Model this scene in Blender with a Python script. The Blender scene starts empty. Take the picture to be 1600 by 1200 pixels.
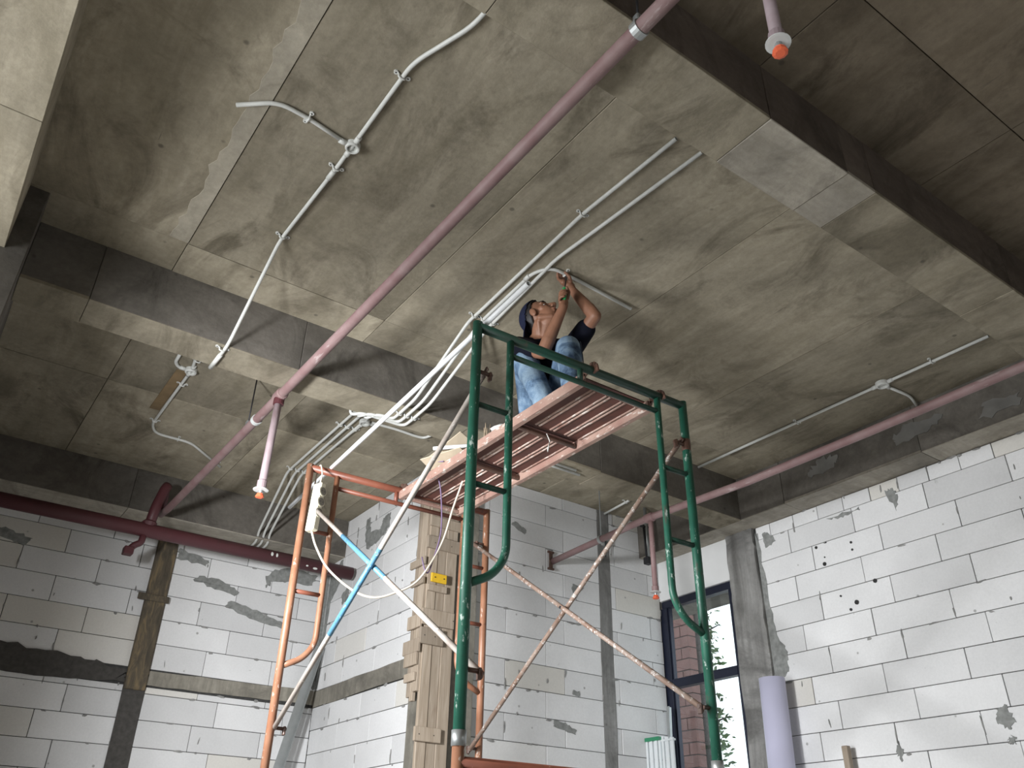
import bpy, bmesh, math, random
from mathutils import Vector, Matrix
random.seed(7)
D, SC = bpy.data, bpy.context.scene
COL = SC.collection
H = 1.35                      # eye height: everything is laid out from eye level, floor at -H, then lifted by H

# ------------------------------------------------------------------ camera
yaw, pitch, roll, FOC = 0.612, 0.5357, 0.0200, 1312.0
fwd = Vector((math.sin(yaw)*math.cos(pitch), math.cos(yaw)*math.cos(pitch), math.sin(pitch)))
rt = Vector((math.cos(yaw), -math.sin(yaw), 0)); up = rt.cross(fwd)
r2 = math.cos(roll)*rt + math.sin(roll)*up; u2 = -math.sin(roll)*rt + math.cos(roll)*up
cam = D.cameras.new('camera'); co = D.objects.new('camera', cam); COL.objects.link(co)
co.matrix_world = Matrix(((r2.x, u2.x, -fwd.x, 0), (r2.y, u2.y, -fwd.y, 0), (r2.z, u2.z, -fwd.z, H), (0, 0, 0, 1)))
cam.sensor_fit = 'HORIZONTAL'; cam.sensor_width = 36; cam.lens = 36*FOC/1600; cam.clip_start = .02
SC.camera = co
# ------------------------------------------------------------------ world, lights, exposure
W = D.worlds.new('world'); SC.world = W; W.use_nodes = True
bg = W.node_tree.nodes['Background']; bg.inputs[0].default_value = (.93, .97, 1, 1); bg.inputs[1].default_value = 2.6
def area(name, loc, aim, sx, sy, power, colr=(1, 1, 1)):
    l = D.lights.new(name, 'AREA'); l.shape = 'RECTANGLE'; l.size = sx; l.size_y = sy; l.energy = power; l.color = colr
    o = D.objects.new(name, l); COL.objects.link(o); o.location = Vector(loc) + Vector((0, 0, H))
    o.rotation_euler = (Vector(aim) - Vector(loc)).to_track_quat('-Z', 'Y').to_euler(); return o
area('fill_left_area', (-4.6, 2.6, -.2), (0, 3.0, 2.4), 3.6, 2.0, 320, (.97, .985, 1))  # unseen soft fill light added on the left to lift the whole hall
LAMP, LAIM = (-.47, 3.3, 1.28), (3.0, 5.45, .22)            # the fitters' floodlight on its stand, just left of the picture
sp = D.lights.new('floodlight', 'SPOT'); sp.energy = 1000; sp.color = (.975, .985, 1); sp.spot_size = math.radians(134); sp.spot_blend = 1.0; sp.shadow_soft_size = .17
so = D.objects.new('floodlight', sp); COL.objects.link(so); so.location = Vector(LAMP)+Vector((0, 0, H)); so.rotation_euler = (Vector(LAIM)-Vector(LAMP)).to_track_quat('-Z', 'Y').to_euler()
SC.view_settings.view_transform = 'Standard'; SC.view_settings.look = 'None'
SC.view_settings.exposure = 0.0; SC.view_settings.gamma = 1; SC.view_settings.use_curve_mapping = False

# ------------------------------------------------------------------ materials
def mat(name, build):
    m = D.materials.new(name); m.use_nodes = True; nt = m.node_tree; n = nt.nodes
    b = n['Principled BSDF']; build(nt, n, nt.links, b); return m
def tc(n, l, scale=(1, 1, 1), kind='Object'):
    t = n.new('ShaderNodeTexCoord'); mp = n.new('ShaderNodeMapping'); mp.inputs['Scale'].default_value = scale
    l.new(t.outputs[kind], mp.inputs[0]); return mp.outputs[0]
def noise(n, l, vec, scale, detail=4, rough=.55, dist=0):
    t = n.new('ShaderNodeTexNoise'); t.inputs['Scale'].default_value = scale; t.inputs['Detail'].default_value = detail
    t.inputs['Roughness'].default_value = rough; t.inputs['Distortion'].default_value = dist
    l.new(vec, t.inputs['Vector']); return t.outputs[0]
def ramp(n, l, fac, stops):
    r = n.new('ShaderNodeValToRGB'); e = r.color_ramp.elements
    while len(e) < len(stops): e.new(.5)
    for k, (p, c) in enumerate(stops):
        e[k].position = p; e[k].color = (c if len(c) == 4 else (*c, 1)) if isinstance(c, tuple) else (c, c, c, 1)
    l.new(fac, r.inputs[0]); return r.outputs[0]
def mix(n, l, fac, a, b, mode='MIX'):
    m = n.new('ShaderNodeMix'); m.data_type = 'RGBA'; m.blend_type = mode
    for s, v in ((m.inputs[0], fac), (m.inputs[6], a), (m.inputs[7], b)):
        if isinstance(v, (int, float)): s.default_value = v if s == m.inputs[0] else (v, v, v, 1)
        elif isinstance(v, tuple): s.default_value = (*v, 1)
        else: l.new(v, s)
    return m.outputs[2]
def bump(n, l, b, h, strength=.3, dist=.01):
    bp = n.new('ShaderNodeBump'); bp.inputs['Strength'].default_value = strength; bp.inputs['Distance'].default_value = dist
    l.new(h, bp.inputs['Height']); l.new(bp.outputs[0], b.inputs['Normal'])
def plain(name, c, rough=.6, metal=0, var=.0, scale=30):
    def f(nt, n, l, b):
        b.inputs['Roughness'].default_value = rough; b.inputs['Metallic'].default_value = metal
        v = tc(n, l); x = noise(n, l, v, scale, 3)
        k = ramp(n, l, x, [(.3, 1-var), (.7, 1+0*var)])
        l.new(mix(n, l, 1., c, k, 'MULTIPLY'), b.inputs['Base Color'])
    return mat(name, f)
def concrete(name, c1, c2, stain, stretch=(3.2, .55, 3), spots=True, rnd=.16, stainlevel=(.50, .66)):
    def f(nt, n, l, b):
        oi = n.new('ShaderNodeObjectInfo')                      # each cast panel gets its own patch of the pattern
        of = n.new('ShaderNodeVectorMath'); of.operation = 'SCALE'; of.inputs[0].default_value = (37, 23, 11); l.new(oi.outputs['Random'], of.inputs[3])
        def vec(sc):
            a = n.new('ShaderNodeVectorMath'); a.operation = 'ADD'; l.new(tc(n, l, sc), a.inputs[0]); l.new(of.outputs[0], a.inputs[1]); return a.outputs[0]
        v = vec((1, 1, 1)); vs = vec(stretch)
        streak = noise(n, l, vs, 1.9, 8, .66, .5); blot = noise(n, l, v, 1.1, 6, .62, .9); fine = noise(n, l, v, 26, 7, .7)
        col = mix(n, l, ramp(n, l, streak, [(.34, 0.), (.64, 1.)]), c1, c2)
        s = noise(n, l, vec((1.5, .8, 1)), 1.5, 8, .68, 1.2)
        sm = n.new('ShaderNodeMath'); sm.operation = 'MULTIPLY'; l.new(ramp(n, l, s, [(stainlevel[0], 0.), (stainlevel[1], .9)]), sm.inputs[0]); l.new(ramp(n, l, streak, [(.3, .45), (.6, 1.)]), sm.inputs[1])
        col = mix(n, l, sm.outputs[0], col, stain)
        col = mix(n, l, 1., col, ramp(n, l, blot, [(.32, .74), (.66, 1.14)]), 'MULTIPLY')
        col = mix(n, l, 1., col, ramp(n, l, fine, [(.28, .84), (.72, 1.10)]), 'MULTIPLY')
        if spots:
            vo = n.new('ShaderNodeTexVoronoi'); vo.inputs['Scale'].default_value = 3.4; l.new(v, vo.inputs['Vector'])
            dk = ramp(n, l, vo.outputs['Distance'], [(.03, 1.), (.06, 0.)])
            col = mix(n, l, mix(n, l, .55, 0., dk), col, (.055, .05, .045))
            sc = noise(n, l, vec((14, 1.2, 5)), 2.2, 5, .6, .3); col = mix(n, l, ramp(n, l, sc, [(.70, 0.), (.76, .5)]), col, (.09, .08, .065))
        col = mix(n, l, 1., col, ramp(n, l, oi.outputs['Random'], [(0., 1-rnd), (1., 1+rnd*.6)]), 'MULTIPLY')
        l.new(col, b.inputs['Base Color']); b.inputs['Roughness'].default_value = .8; bump(n, l, b, fine, .3, .008)
    return mat(name, f)
M = {}
M['slab'] = concrete('slab_concrete', (.285, .252, .186), (.40, .357, .275), (.155, .134, .097))
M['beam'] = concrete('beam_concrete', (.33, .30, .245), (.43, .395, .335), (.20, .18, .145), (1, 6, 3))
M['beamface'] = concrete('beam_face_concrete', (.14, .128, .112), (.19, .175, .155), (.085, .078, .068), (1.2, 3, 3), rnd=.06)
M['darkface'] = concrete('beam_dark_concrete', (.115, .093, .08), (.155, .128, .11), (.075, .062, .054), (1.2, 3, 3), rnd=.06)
M['stiff'] = concrete('column_concrete', (.20, .187, .155), (.31, .29, .245), (.11, .102, .085), (9, 9, .8), rnd=.1)
M['jamb'] = concrete('jamb_concrete', (.17, .168, .162), (.30, .298, .288), (.09, .088, .084), (9, 9, .7), rnd=.08)
M['floor'] = concrete('floor_concrete', (.33, .32, .30), (.42, .41, .38), (.24, .23, .21), (1, 1, 1), False)
M['slabdark'] = concrete('dark_brown_concrete', (.145, .118, .084), (.195, .162, .12), (.08, .064, .045))  # darker, browner concrete for the near slab
M['grout'] = concrete('grout_concrete', (.37, .335, .265), (.46, .42, .34), (.24, .215, .165), (5, 2, 3), False, 0)
M['paleglow'] = plain('painted_glow', (.24, .235, .22), .85, 0, .4, 5)  # pale tone that paints soft light glows onto the beam face
M['smear'] = plain('dried_mortar', (.34, .34, .33), .9, 0, .45, 20)
M['wetmortar'] = plain('damp_mortar', (.085, .08, .074), .9, 0, .4, 25)
M['mortar'] = plain('mortar', (.30, .31, .30), .9, 0, .4, 25)
M['joint'] = plain('joint_mortar', (.07, .07, .068), .95, 0, .4, 30)
def _block(nt, n, l, b):
    v = tc(n, l, (1, 1, 1)); oi = n.new('ShaderNodeObjectInfo')
    va = n.new('ShaderNodeVectorMath'); va.operation = 'ADD'; l.new(v, va.inputs[0]); l.new(oi.outputs['Location'], va.inputs[1]); v = va.outputs[0]
    f1 = noise(n, l, v, 60, 5, .7); f2 = noise(n, l, v, 2.2, 4)
    col = mix(n, l, ramp(n, l, f2, [(.3, 0.), (.7, 1.)]), (.70, .705, .71), (.78, .785, .79))
    col = mix(n, l, ramp(n, l, oi.outputs['Random'], [(.86, 0.), (.9, .85)]), col, (.72, .70, .65))
    col = mix(n, l, 1., col, ramp(n, l, oi.outputs['Random'], [(0., .86), (.5, 1.0), (.85, 1.04), (1., .92)]), 'MULTIPLY')
    sc = noise(n, l, v, 7.5, 8, .7, .6); col = mix(n, l, ramp(n, l, sc, [(.69, 0.), (.73, .75)]), col, (.38, .39, .38))
    vo = n.new('ShaderNodeTexVoronoi'); vo.inputs['Scale'].default_value = 5.5; l.new(v, vo.inputs['Vector'])
    col = mix(n, l, ramp(n, l, vo.outputs['Distance'], [(.04, .8), (.07, 0.)]), col, (.30, .30, .29))
    col = mix(n, l, 1., col, ramp(n, l, f1, [(.3, .94), (.7, 1.03)]), 'MULTIPLY')
    l.new(col, b.inputs['Base Color']); b.inputs['Roughness'].default_value = .9; bump(n, l, b, f1, .25, .003)
M['block'] = mat('aerated_block', _block)
M['plaster'] = plain('white_plaster', (.76, .77, .77), .9, 0, .06, 6)
def paint(name, c, chip, lvl=.62, c2=None, scale=(22, 22, 9), rough=.45, dirt=(.08, .06, .05)):
    def f(nt, n, l, b):
        v = tc(n, l, scale); a = noise(n, l, v, 1.6, 6, .7); bb = noise(n, l, tc(n, l, (5, 5, 5)), 1.5, 4)
        col = mix(n, l, ramp(n, l, bb, [(.35, 0.), (.65, 1.)]), c, c2 or tuple(x*.72 for x in c))
        col = mix(n, l, ramp(n, l, a, [(lvl, 0.), (lvl+.04, .9)]), col, chip)
        d = noise(n, l, v, .9, 5, .7, .5); col = mix(n, l, ramp(n, l, d, [(.60, 0.), (.70, .7)]), col, dirt)
        l.new(col, b.inputs['Base Color']); b.inputs['Roughness'].default_value = rough; bump(n, l, b, a, .2, .002)
    return mat(name, f)
M['green'] = paint('green_paint', (.022, .125, .082), (.45, .54, .49), .60, (.012, .085, .055))
M['darkgreen'] = paint('dark_green_paint', (.012, .065, .045), (.35, .40, .36), .70, (.02, .05, .035))
M['orange'] = paint('orange_paint', (.33, .165, .10), (.62, .55, .49), .62, (.25, .11, .06), dirt=(.12, .05, .03))
M['darkorange'] = paint('rust_paint', (.22, .075, .045), (.55, .42, .36), .68, (.16, .05, .03))
M['brace'] = paint('rusty_brace', (.30, .23, .19), (.62, .60, .57), .56, (.20, .125, .09), (26, 26, 26), .6)
M['brace_white'] = paint('whitewashed_brace', (.48, .45, .41), (.66, .64, .61), .60, (.33, .28, .245), (26, 26, 26), .6, (.22, .15, .11))
M['blue'] = paint('blue_paint', (.11, .27, .40), (.55, .62, .66), .60, (.07, .22, .36), (26, 26, 26), .5)
M['deckplate'] = paint('deck_plate', (.145, .05, .036), (.30, .19, .15), .70, (.09, .036, .028), (10, 4, 10), .65, (.07, .035, .03))
M['rib'] = paint('deck_rib', (.50, .36, .30), (.70, .63, .57), .54, (.30, .17, .135), (40, 9, 40), .6, (.14, .06, .05))
M['rail'] = paint('deck_rail', (.35, .235, .19), (.58, .51, .455), .58, (.27, .155, .125), (24, 8, 24), .6, (.15, .075, .06))
M['rust'] = paint('rust_steel', (.13, .065, .045), (.36, .25, .19), .62, (.08, .05, .04))
M['pvc'] = plain('grey_white_pvc', (.66, .67, .64), .45, 0, .10, 20)
M['pvc_new'] = plain('bright_white_pvc', (.86, .88, .90), .35, 0, .03)
M['pipe'] = paint('dusty_red_pipe', (.27, .185, .182), (.40, .32, .315), .60, (.22, .13, .13), (8, 1.2, 8), .6, (.19, .075, .075))
M['pipe_red'] = paint('maroon_pipe', (.088, .026, .031), (.20, .11, .11), .66, (.085, .022, .028), (3, 8, 8), .5, (.05, .02, .022))
M['pipe_drop'] = paint('mauve_pipe', (.36, .29, .31), (.45, .38, .39), .64, (.29, .22, .235), (12, 12, 3), .6, (.2, .13, .13))
M['steel'] = plain('galvanised_steel', (.42, .44, .44), .42, .65, .15, 15)
M['darksteel'] = plain('dark_steel', (.05, .05, .055), .5, .6, .2)
M['disc'] = plain('white_disc', (.62, .65, .64), .5, 0, .05)
M['cap'] = plain('orange_plastic', (.85, .16, .07), .45, 0, .06)
def _wood(nt, n, l, b):
    oi = n.new('ShaderNodeObjectInfo'); v = tc(n, l, (30, 30, 2.2)); w = noise(n, l, v, 1.4, 6, .6, .8); k = noise(n, l, tc(n, l, (6, 6, 3)), 1.2, 3)
    col = mix(n, l, ramp(n, l, w, [(.3, 0.), (.7, 1.)]), (.31, .245, .18), (.47, .395, .315))
    col = mix(n, l, 1., col, ramp(n, l, oi.outputs['Random'], [(0., .76), (1., 1.12)]), 'MULTIPLY')
    col = mix(n, l, ramp(n, l, k, [(.68, 0.), (.78, .5)]), col, (.20, .13, .085))
    l.new(col, b.inputs['Base Color']); b.inputs['Roughness'].default_value = .75; bump(n, l, b, w, .15, .003)
M['wood'] = mat('formwork_timber', _wood)
def _oldwood(nt, n, l, b):
    w = noise(n, l, tc(n, l, (14, 14, 3)), 1.4, 6, .65, .8)
    l.new(ramp(n, l, w, [(.3, (.05, .042, .032)), (.52, (.10, .082, .057)), (.68, (.21, .155, .085)), (.8, (.09, .072, .052))]), b.inputs['Base Color']); b.inputs['Roughness'].default_value = .85
M['oldwood'] = mat('mortar_stained_timber', _oldwood)
M['plank'] = plain('brown_plank', (.24, .165, .085), .8, 0, .35, 8)
M['yellow'] = plain('yellow_plastic', (.80, .50, .03), .5, 0, .1)
M['navyframe'] = plain('navy_aluminium', (.018, .022, .042), .4, .3, .1)
M['roll'] = plain('lilac_white_sheet', (.62, .62, .80), .5, 0, .03, 3)
M['cream'] = plain('cream_plastic', (.58, .55, .43), .45, 0, .06)
M['black'] = plain('black_plastic', (.02, .02, .02), .5)
M['socket'] = plain('socket_grey', (.17, .16, .13), .6)
M['cable'] = plain('cream_cable', (.72, .64, .53), .55)
M['purple'] = plain('violet_wire', (.16, .11, .20), .55)
M['card'] = plain('cardboard', (.50, .42, .31), .85, 0, .15, 12)
M['bristle'] = plain('straw_bristle', (.42, .33, .23), .9, 0, .5, 60)
M['paper'] = plain('white_paper', (.75, .74, .70), .8, 0, .1)
M['slat'] = plain('white_slat', (.70, .74, .76), .4, 0, .05)
M['greenband'] = plain('green_band', (.03, .22, .11), .5)
M['brick'] = plain('red_brick', (.17, .085, .075), .85, 0, .3, 9)
M['ground'] = plain('pale_ground', (.55, .53, .50), .9, 0, .2, 2)
M['leaf'] = plain('green_leaf', (.12, .20, .08), .7, 0, .5, 3)
M['bark'] = plain('dark_bark', (.06, .055, .05), .9, 0, .4)
def _glass(nt, n, l, b):
    t = n.new('ShaderNodeBsdfTransparent'); t.inputs[0].default_value = (.88, .92, .93, 1); g = n.new('ShaderNodeBsdfGlossy'); g.inputs['Roughness'].default_value = .02
    mx = n.new('ShaderNodeMixShader'); mx.inputs[0].default_value = .07; l.new(t.outputs[0], mx.inputs[1]); l.new(g.outputs[0], mx.inputs[2]); l.new(mx.outputs[0], n['Material Output'].inputs[0])
M['glass'] = mat('window_glass', _glass)
M['skin'] = plain('tanned_skin', (.27, .128, .076), .55, 0, .25, 14)
M['hair'] = plain('black_hair', (.012, .01, .01), .6)
M['eye'] = plain('eye_white', (.6, .57, .53), .3)
M['lip'] = plain('lip', (.27, .10, .075), .5)
M['shirt'] = plain('navy_cotton', (.006, .007, .014), .9, 0, .3, 20)
M['capcloth'] = plain('navy_cap_cloth', (.016, .020, .045), .85, 0, .25, 30)
def _denim(nt, n, l, b):
    v = tc(n, l); a = noise(n, l, v, 9, 5, .6, .6); f = noise(n, l, v, 140, 2)
    col = ramp(n, l, a, [(.36, (.035, .06, .11)), (.5, (.12, .19, .285)), (.68, (.25, .345, .44))])
    col = mix(n, l, 1., col, ramp(n, l, f, [(.3, .85), (.7, 1.1)]), 'MULTIPLY')
    l.new(col, b.inputs['Base Color']); b.inputs['Roughness'].default_value = .9; bump(n, l, b, a, .4, .01)
M['denim'] = mat('washed_denim', _denim)
M['seam'] = plain('dark_seam', (.05, .075, .12), .9)
M['shoe'] = plain('dark_shoe', (.03, .03, .032), .7)
M['toolgreen'] = plain('green_handle', (.02, .30, .09), .4)

for k_ in ('shirt', 'capcloth', 'denim', 'block', 'slab', 'slabdark', 'beamface', 'darkface'): M[k_].node_tree.nodes['Principled BSDF'].inputs['Specular IOR Level'].default_value = .12
# ------------------------------------------------------------------ mesh helpers
def link(name, me, parent=None, m=None):
    o = D.objects.new(name, me); COL.objects.link(o)
    if m and not me.materials: me.materials.append(M[m])
    if parent: o.parent = parent
    return o
def wloc(p):
    v = Vector((0, 0, 0))
    while p: v = v + p.location; p = p.parent
    return v
def emit(name, bm, m, parent=None, smooth=False):
    """world-laid bmesh -> one object (mesh stored relative to its parent chain)"""
    off = wloc(parent)
    if off.length: bmesh.ops.translate(bm, verts=bm.verts, vec=-off)
    me = D.meshes.new(name); bm.normal_update(); bm.to_mesh(me); bm.free()
    if smooth:
        for p in me.polygons: p.use_smooth = True
    return link(name, me, parent, m)
def thing(name, label, cat, loc=(0, 0, 0), group=None):
    o = D.objects.new(name, None); COL.objects.link(o); o.location = loc; o['label'] = label; o['category'] = cat; o.empty_display_size = .1
    if group: o['group'] = group
    return o
def tag(o, label, cat, group=None):
    o['label'] = label; o['category'] = cat
    if group: o['group'] = group
    return o
def struct(o): o['kind'] = 'structure'; return o
def box(bm, lo, hi, bev=0, rot=None):
    lo, hi = Vector(lo), Vector(hi); c = (lo+hi)/2; s = hi-lo
    r = bmesh.ops.create_cube(bm, size=1); vs = r['verts']
    bmesh.ops.scale(bm, vec=s, verts=vs)
    if bev:
        es = list({e for v in vs for e in v.link_edges}); rr = bmesh.ops.bevel(bm, geom=es, offset=bev, segments=1, affect='EDGES'); vs = list({v for f in rr['faces'] for v in f.verts} | {v for v in vs if v.is_valid})
    if rot: bmesh.ops.transform(bm, matrix=rot, verts=vs)
    bmesh.ops.translate(bm, vec=c, verts=vs); return vs
def obox(name, lo, hi, m, parent=None, bev=.003, rot=None):
    bm = bmesh.new(); box(bm, lo, hi, bev, rot); return emit(name, bm, m, parent)
def beam_between(bm, a, b, w, t, upv=(0, 0, 1), bev=.002):
    a, b = Vector(a), Vector(b); d = (b-a); L = d.length; z = d.normalized(); u = Vector(upv); x = u.cross(z)
    if x.length < 1e-4: x = Vector((1, 0, 0))
    x.normalize(); y = z.cross(x); R = Matrix((x, y, z)).transposed().to_4x4(); R.translation = (a+b)/2
    r = bmesh.ops.create_cube(bm, size=1); vs = r['verts']; bmesh.ops.scale(bm, vec=(w, t, L), verts=vs)
    if bev:
        rr = bmesh.ops.bevel(bm, geom=list({e for v in vs for e in v.link_edges}), offset=bev, segments=1, affect='EDGES'); vs = list({v for f in rr['faces'] for v in f.verts} | {v for v in vs if v.is_valid})
    bmesh.ops.transform(bm, matrix=R, verts=vs)
def bends(pts, rad, n=5):
    pts = [Vector(p) for p in pts]; out = [pts[0]]
    for i in range(1, len(pts)-1):
        p = pts[i]; a = pts[i-1]-p; b = pts[i+1]-p; r = min(rad, a.length*.45, b.length*.45)
        if r < 1e-4: out.append(p); continue
        A = p+a.normalized()*r; B = p+b.normalized()*r
        for k in range(n+1):
            t = k/n; out.append((1-t)**2*A+2*t*(1-t)*p+t*t*B)
    out.append(pts[-1]); return out
def tube(bm, pts, r, seg=10, rad=0, cap=True, hollow=False):
    pts = bends(pts, rad) if rad else [Vector(p) for p in pts]
    rs = r if isinstance(r, (list, tuple)) else [r]*len(pts)
    n = len(pts); tg = []
    for i in range(n):
        a = pts[max(0, i-1)]; b = pts[min(n-1, i+1)]; tg.append((b-a).normalized())
    ref = Vector((0, 0, 1)) if abs(tg[0].z) < .9 else Vector((1, 0, 0))
    x = ref.cross(tg[0]).normalized(); rings = []
    for i in range(n):
        x = (x - tg[i]*x.dot(tg[i])).normalized(); y = tg[i].cross(x)
        rings.append([bm.verts.new(pts[i]+(x*math.cos(2*math.pi*k/seg)+y*math.sin(2*math.pi*k/seg))*rs[i]) for k in range(seg)])
    for i in range(n-1):
        for k in range(seg):
            f = bm.faces.new((rings[i][k], rings[i][(k+1) % seg], rings[i+1][(k+1) % seg], rings[i+1][k])); f.smooth = True
    if cap:
        if hollow:
            for ring, t in ((rings[0], tg[0]), (rings[-1], -tg[-1])):
                c = sum((v.co for v in ring), Vector())/seg; inn = [bm.verts.new(c+(v.co-c)*.78) for v in ring]; dp = [bm.verts.new(w.co+t*.03) for w in inn]
                for k in range(seg):
                    j = (k+1) % seg; bm.faces.new((ring[k], ring[j], inn[j], inn[k])); bm.faces.new((inn[k], inn[j], dp[j], dp[k]))
                bm.faces.new(dp)
        else:
            bm.faces.new(rings[0][::-1]); bm.faces.new(rings[-1])
    return bm
def otube(name, pts, r, m, parent=None, seg=10, rad=0, hollow=False):
    bm = bmesh.new(); tube(bm, pts, r, seg, rad, True, hollow); bmesh.ops.recalc_face_normals(bm, faces=bm.faces); return emit(name, bm, m, parent)
def lathe(bm, base, axis, prof, seg=16):
    axis = Vector(axis).normalized(); base = Vector(base)
    pts = [base+axis*h for h, _ in prof]; x = axis.orthogonal().normalized(); y = axis.cross(x); rings = []
    for (h, r), p in zip(prof, pts): rings.append([bm.verts.new(p+(x*math.cos(2*math.pi*k/seg)+y*math.sin(2*math.pi*k/seg))*r) for k in range(seg)])
    for i in range(len(rings)-1):
        for k in range(seg): bm.faces.new((rings[i][k], rings[i][(k+1) % seg], rings[i+1][(k+1) % seg], rings[i+1][k]))
    bm.faces.new(rings[0][::-1]); bm.faces.new(rings[-1]); bmesh.ops.recalc_face_normals(bm, faces=bm.faces)
def olathe(name, base, axis, prof, m, parent=None, seg=16):
    bm = bmesh.new(); lathe(bm, base, axis, prof, seg); return emit(name, bm, m, parent)

# ------------------------------------------------------------------ the shell
ZS, ZT, YF, XR, YB, XJ = 2.678, 3.049, 5.606, 5.69, 7.65, 3.22
struct(obox('floor', (-5, -4.2, -H-.15), (6.2, 8.2, -H), 'floor', bev=0))
ceil = struct(obox('ceiling', (-5, -4.2, ZT+.02), (6.2, 8.2, ZT+.25), 'slab', bev=0))
def pad(parent, lo, hi, m, j=.003, name='panel'):
    d = random.uniform(-j, j); return obox(name, (lo[0]+.002, lo[1]+.002, lo[2]+d), (hi[0]-.002, hi[1]-.002, hi[2]), m, parent, .0015)
xs = [-5, -3, -1.8, -.604, .606, 1.85, 3.06, 4.27, 5.46]
for i in range(len(xs)-1):                                   # plywood board prints of the slab, one panel each
    x0, x1 = xs[i], xs[i+1]
    if x1 < -1: continue
    pad(ceil, (max(x0, -.2), 1.635, ZT), (x1, 4.053, ZT+.025), 'slab')
    if x0 > -.3 or x1 > 0: pad(ceil, (max(x0, -.2), 4.053, ZT), (x1, 4.37, ZT+.025), 'slab')
    for y0, y1 in ((4.6, 5.9), (5.9, 7.36)): pad(ceil, (max(x0, -.2), y0, ZT), (x1, y1, ZT+.025), 'slab')
gx = [-2, -.2, 1.0, 2.2, 3.39, 4.4, 5.46]
for i in range(len(gx)-1):
    for y0, y1 in ((-2.2, -.3), (-.3, .9), (.9, 1.36)): pad(ceil, (gx[i], y0, 3.0), (gx[i+1], y1, ZT+.02), 'slabdark')
bm = bmesh.new(); pl, pr_ = [], []
for k in range(41):
    y = 1.64+k*.06; jg = random.uniform(-.022, .018); pl.append([bm.verts.new((.520+jg, y, ZT-.0045)), bm.verts.new((.512+jg, y, ZT+.004))]); pr_.append([bm.verts.new((.604, y, ZT-.0045)), bm.verts.new((.604, y, ZT+.004))])
for k in range(40):
    bm.faces.new((pl[k][0], pl[k+1][0], pr_[k+1][0], pr_[k][0])); bm.faces.new((pl[k][1], pl[k+1][1], pl[k+1][0], pl[k][0])); bm.faces.new((pr_[k][0], pr_[k+1][0], pr_[k+1][1], pr_[k][1]))
bmesh.ops.recalc_face_normals(bm, faces=bm.faces); emit('grout_strip', bm, 'grout', ceil)
def beam_run(name, lo, hi, m, cuts=(), axis=0, soff='beam', facem='beamface', faces=()):
    b = struct(obox(name, (lo[0]+.012, lo[1]+.012, lo[2]+.012), (hi[0]-.012, hi[1]-.012, hi[2]), m, bev=0))
    c = [lo[axis]]+[k for k in cuts]+[hi[axis]]
    for i in range(len(c)-1):
        L, Hh = list(lo), list(hi); L[axis], Hh[axis] = c[i]+.0015, c[i+1]-.0015; j = random.uniform(-.002, .002)
        obox('panel', (L[0], L[1], lo[2]+j), (Hh[0], Hh[1], lo[2]+.02), soff[i % len(soff)] if isinstance(soff, tuple) else soff, b, .002)
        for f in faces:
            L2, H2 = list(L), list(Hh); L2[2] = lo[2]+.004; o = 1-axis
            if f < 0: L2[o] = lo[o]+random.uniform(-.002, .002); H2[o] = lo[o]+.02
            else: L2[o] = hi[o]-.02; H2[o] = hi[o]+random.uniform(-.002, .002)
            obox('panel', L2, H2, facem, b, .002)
    return b
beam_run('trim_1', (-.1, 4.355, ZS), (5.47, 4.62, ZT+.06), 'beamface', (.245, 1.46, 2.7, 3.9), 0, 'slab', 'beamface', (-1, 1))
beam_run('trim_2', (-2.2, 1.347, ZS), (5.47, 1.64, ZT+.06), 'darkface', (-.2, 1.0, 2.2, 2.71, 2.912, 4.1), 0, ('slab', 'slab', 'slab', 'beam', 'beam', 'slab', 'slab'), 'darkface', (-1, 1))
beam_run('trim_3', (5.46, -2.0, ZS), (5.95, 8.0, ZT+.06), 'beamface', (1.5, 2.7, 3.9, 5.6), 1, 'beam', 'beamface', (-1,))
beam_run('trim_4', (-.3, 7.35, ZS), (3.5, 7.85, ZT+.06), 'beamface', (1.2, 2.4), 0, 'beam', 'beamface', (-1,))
beam_run('trim_5', (-.75, -2.0, ZS-.04), (-.195, 4.09, ZT+.06), 'beam', (1.9, 3.1), 1, 'slab', 'slab', (1,))
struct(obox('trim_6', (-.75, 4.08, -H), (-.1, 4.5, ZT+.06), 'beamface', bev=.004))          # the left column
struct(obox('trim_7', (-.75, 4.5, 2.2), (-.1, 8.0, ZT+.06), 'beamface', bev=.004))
struct(obox('wall_bay_blocker', (-.7, 4.5, -H), (-.15, 8.0, 2.25), 'beamface', bev=0))  # unseen infill added to keep the left fill light off the back wall
struct(obox('trim_8', (5.72, 4.36, -H), (5.95, 4.36+.36, ZS), 'jamb', bev=.004))
# walls out of sight that close the hall, the left one with an opening added for the fill light
def wall_with(name, parts, m='plaster'):
    bm = bmesh.new()
    for lo, hi in parts: box(bm, lo, hi)
    return struct(emit(name, bm, m))
wall_with('wall_left', [((-5, -4.2, -H), (-4.7, -.1, 3.1)), ((-5, 4.6, -H), (-4.7, 8.2, 3.1)), ((-5, -.1, 1.4), (-4.7, 4.6, 3.1))], 'plaster')
wall_with('wall_rear', [((-4.7, -4.2, -H), (6.2, -4, 3.1))], 'beam')

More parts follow.
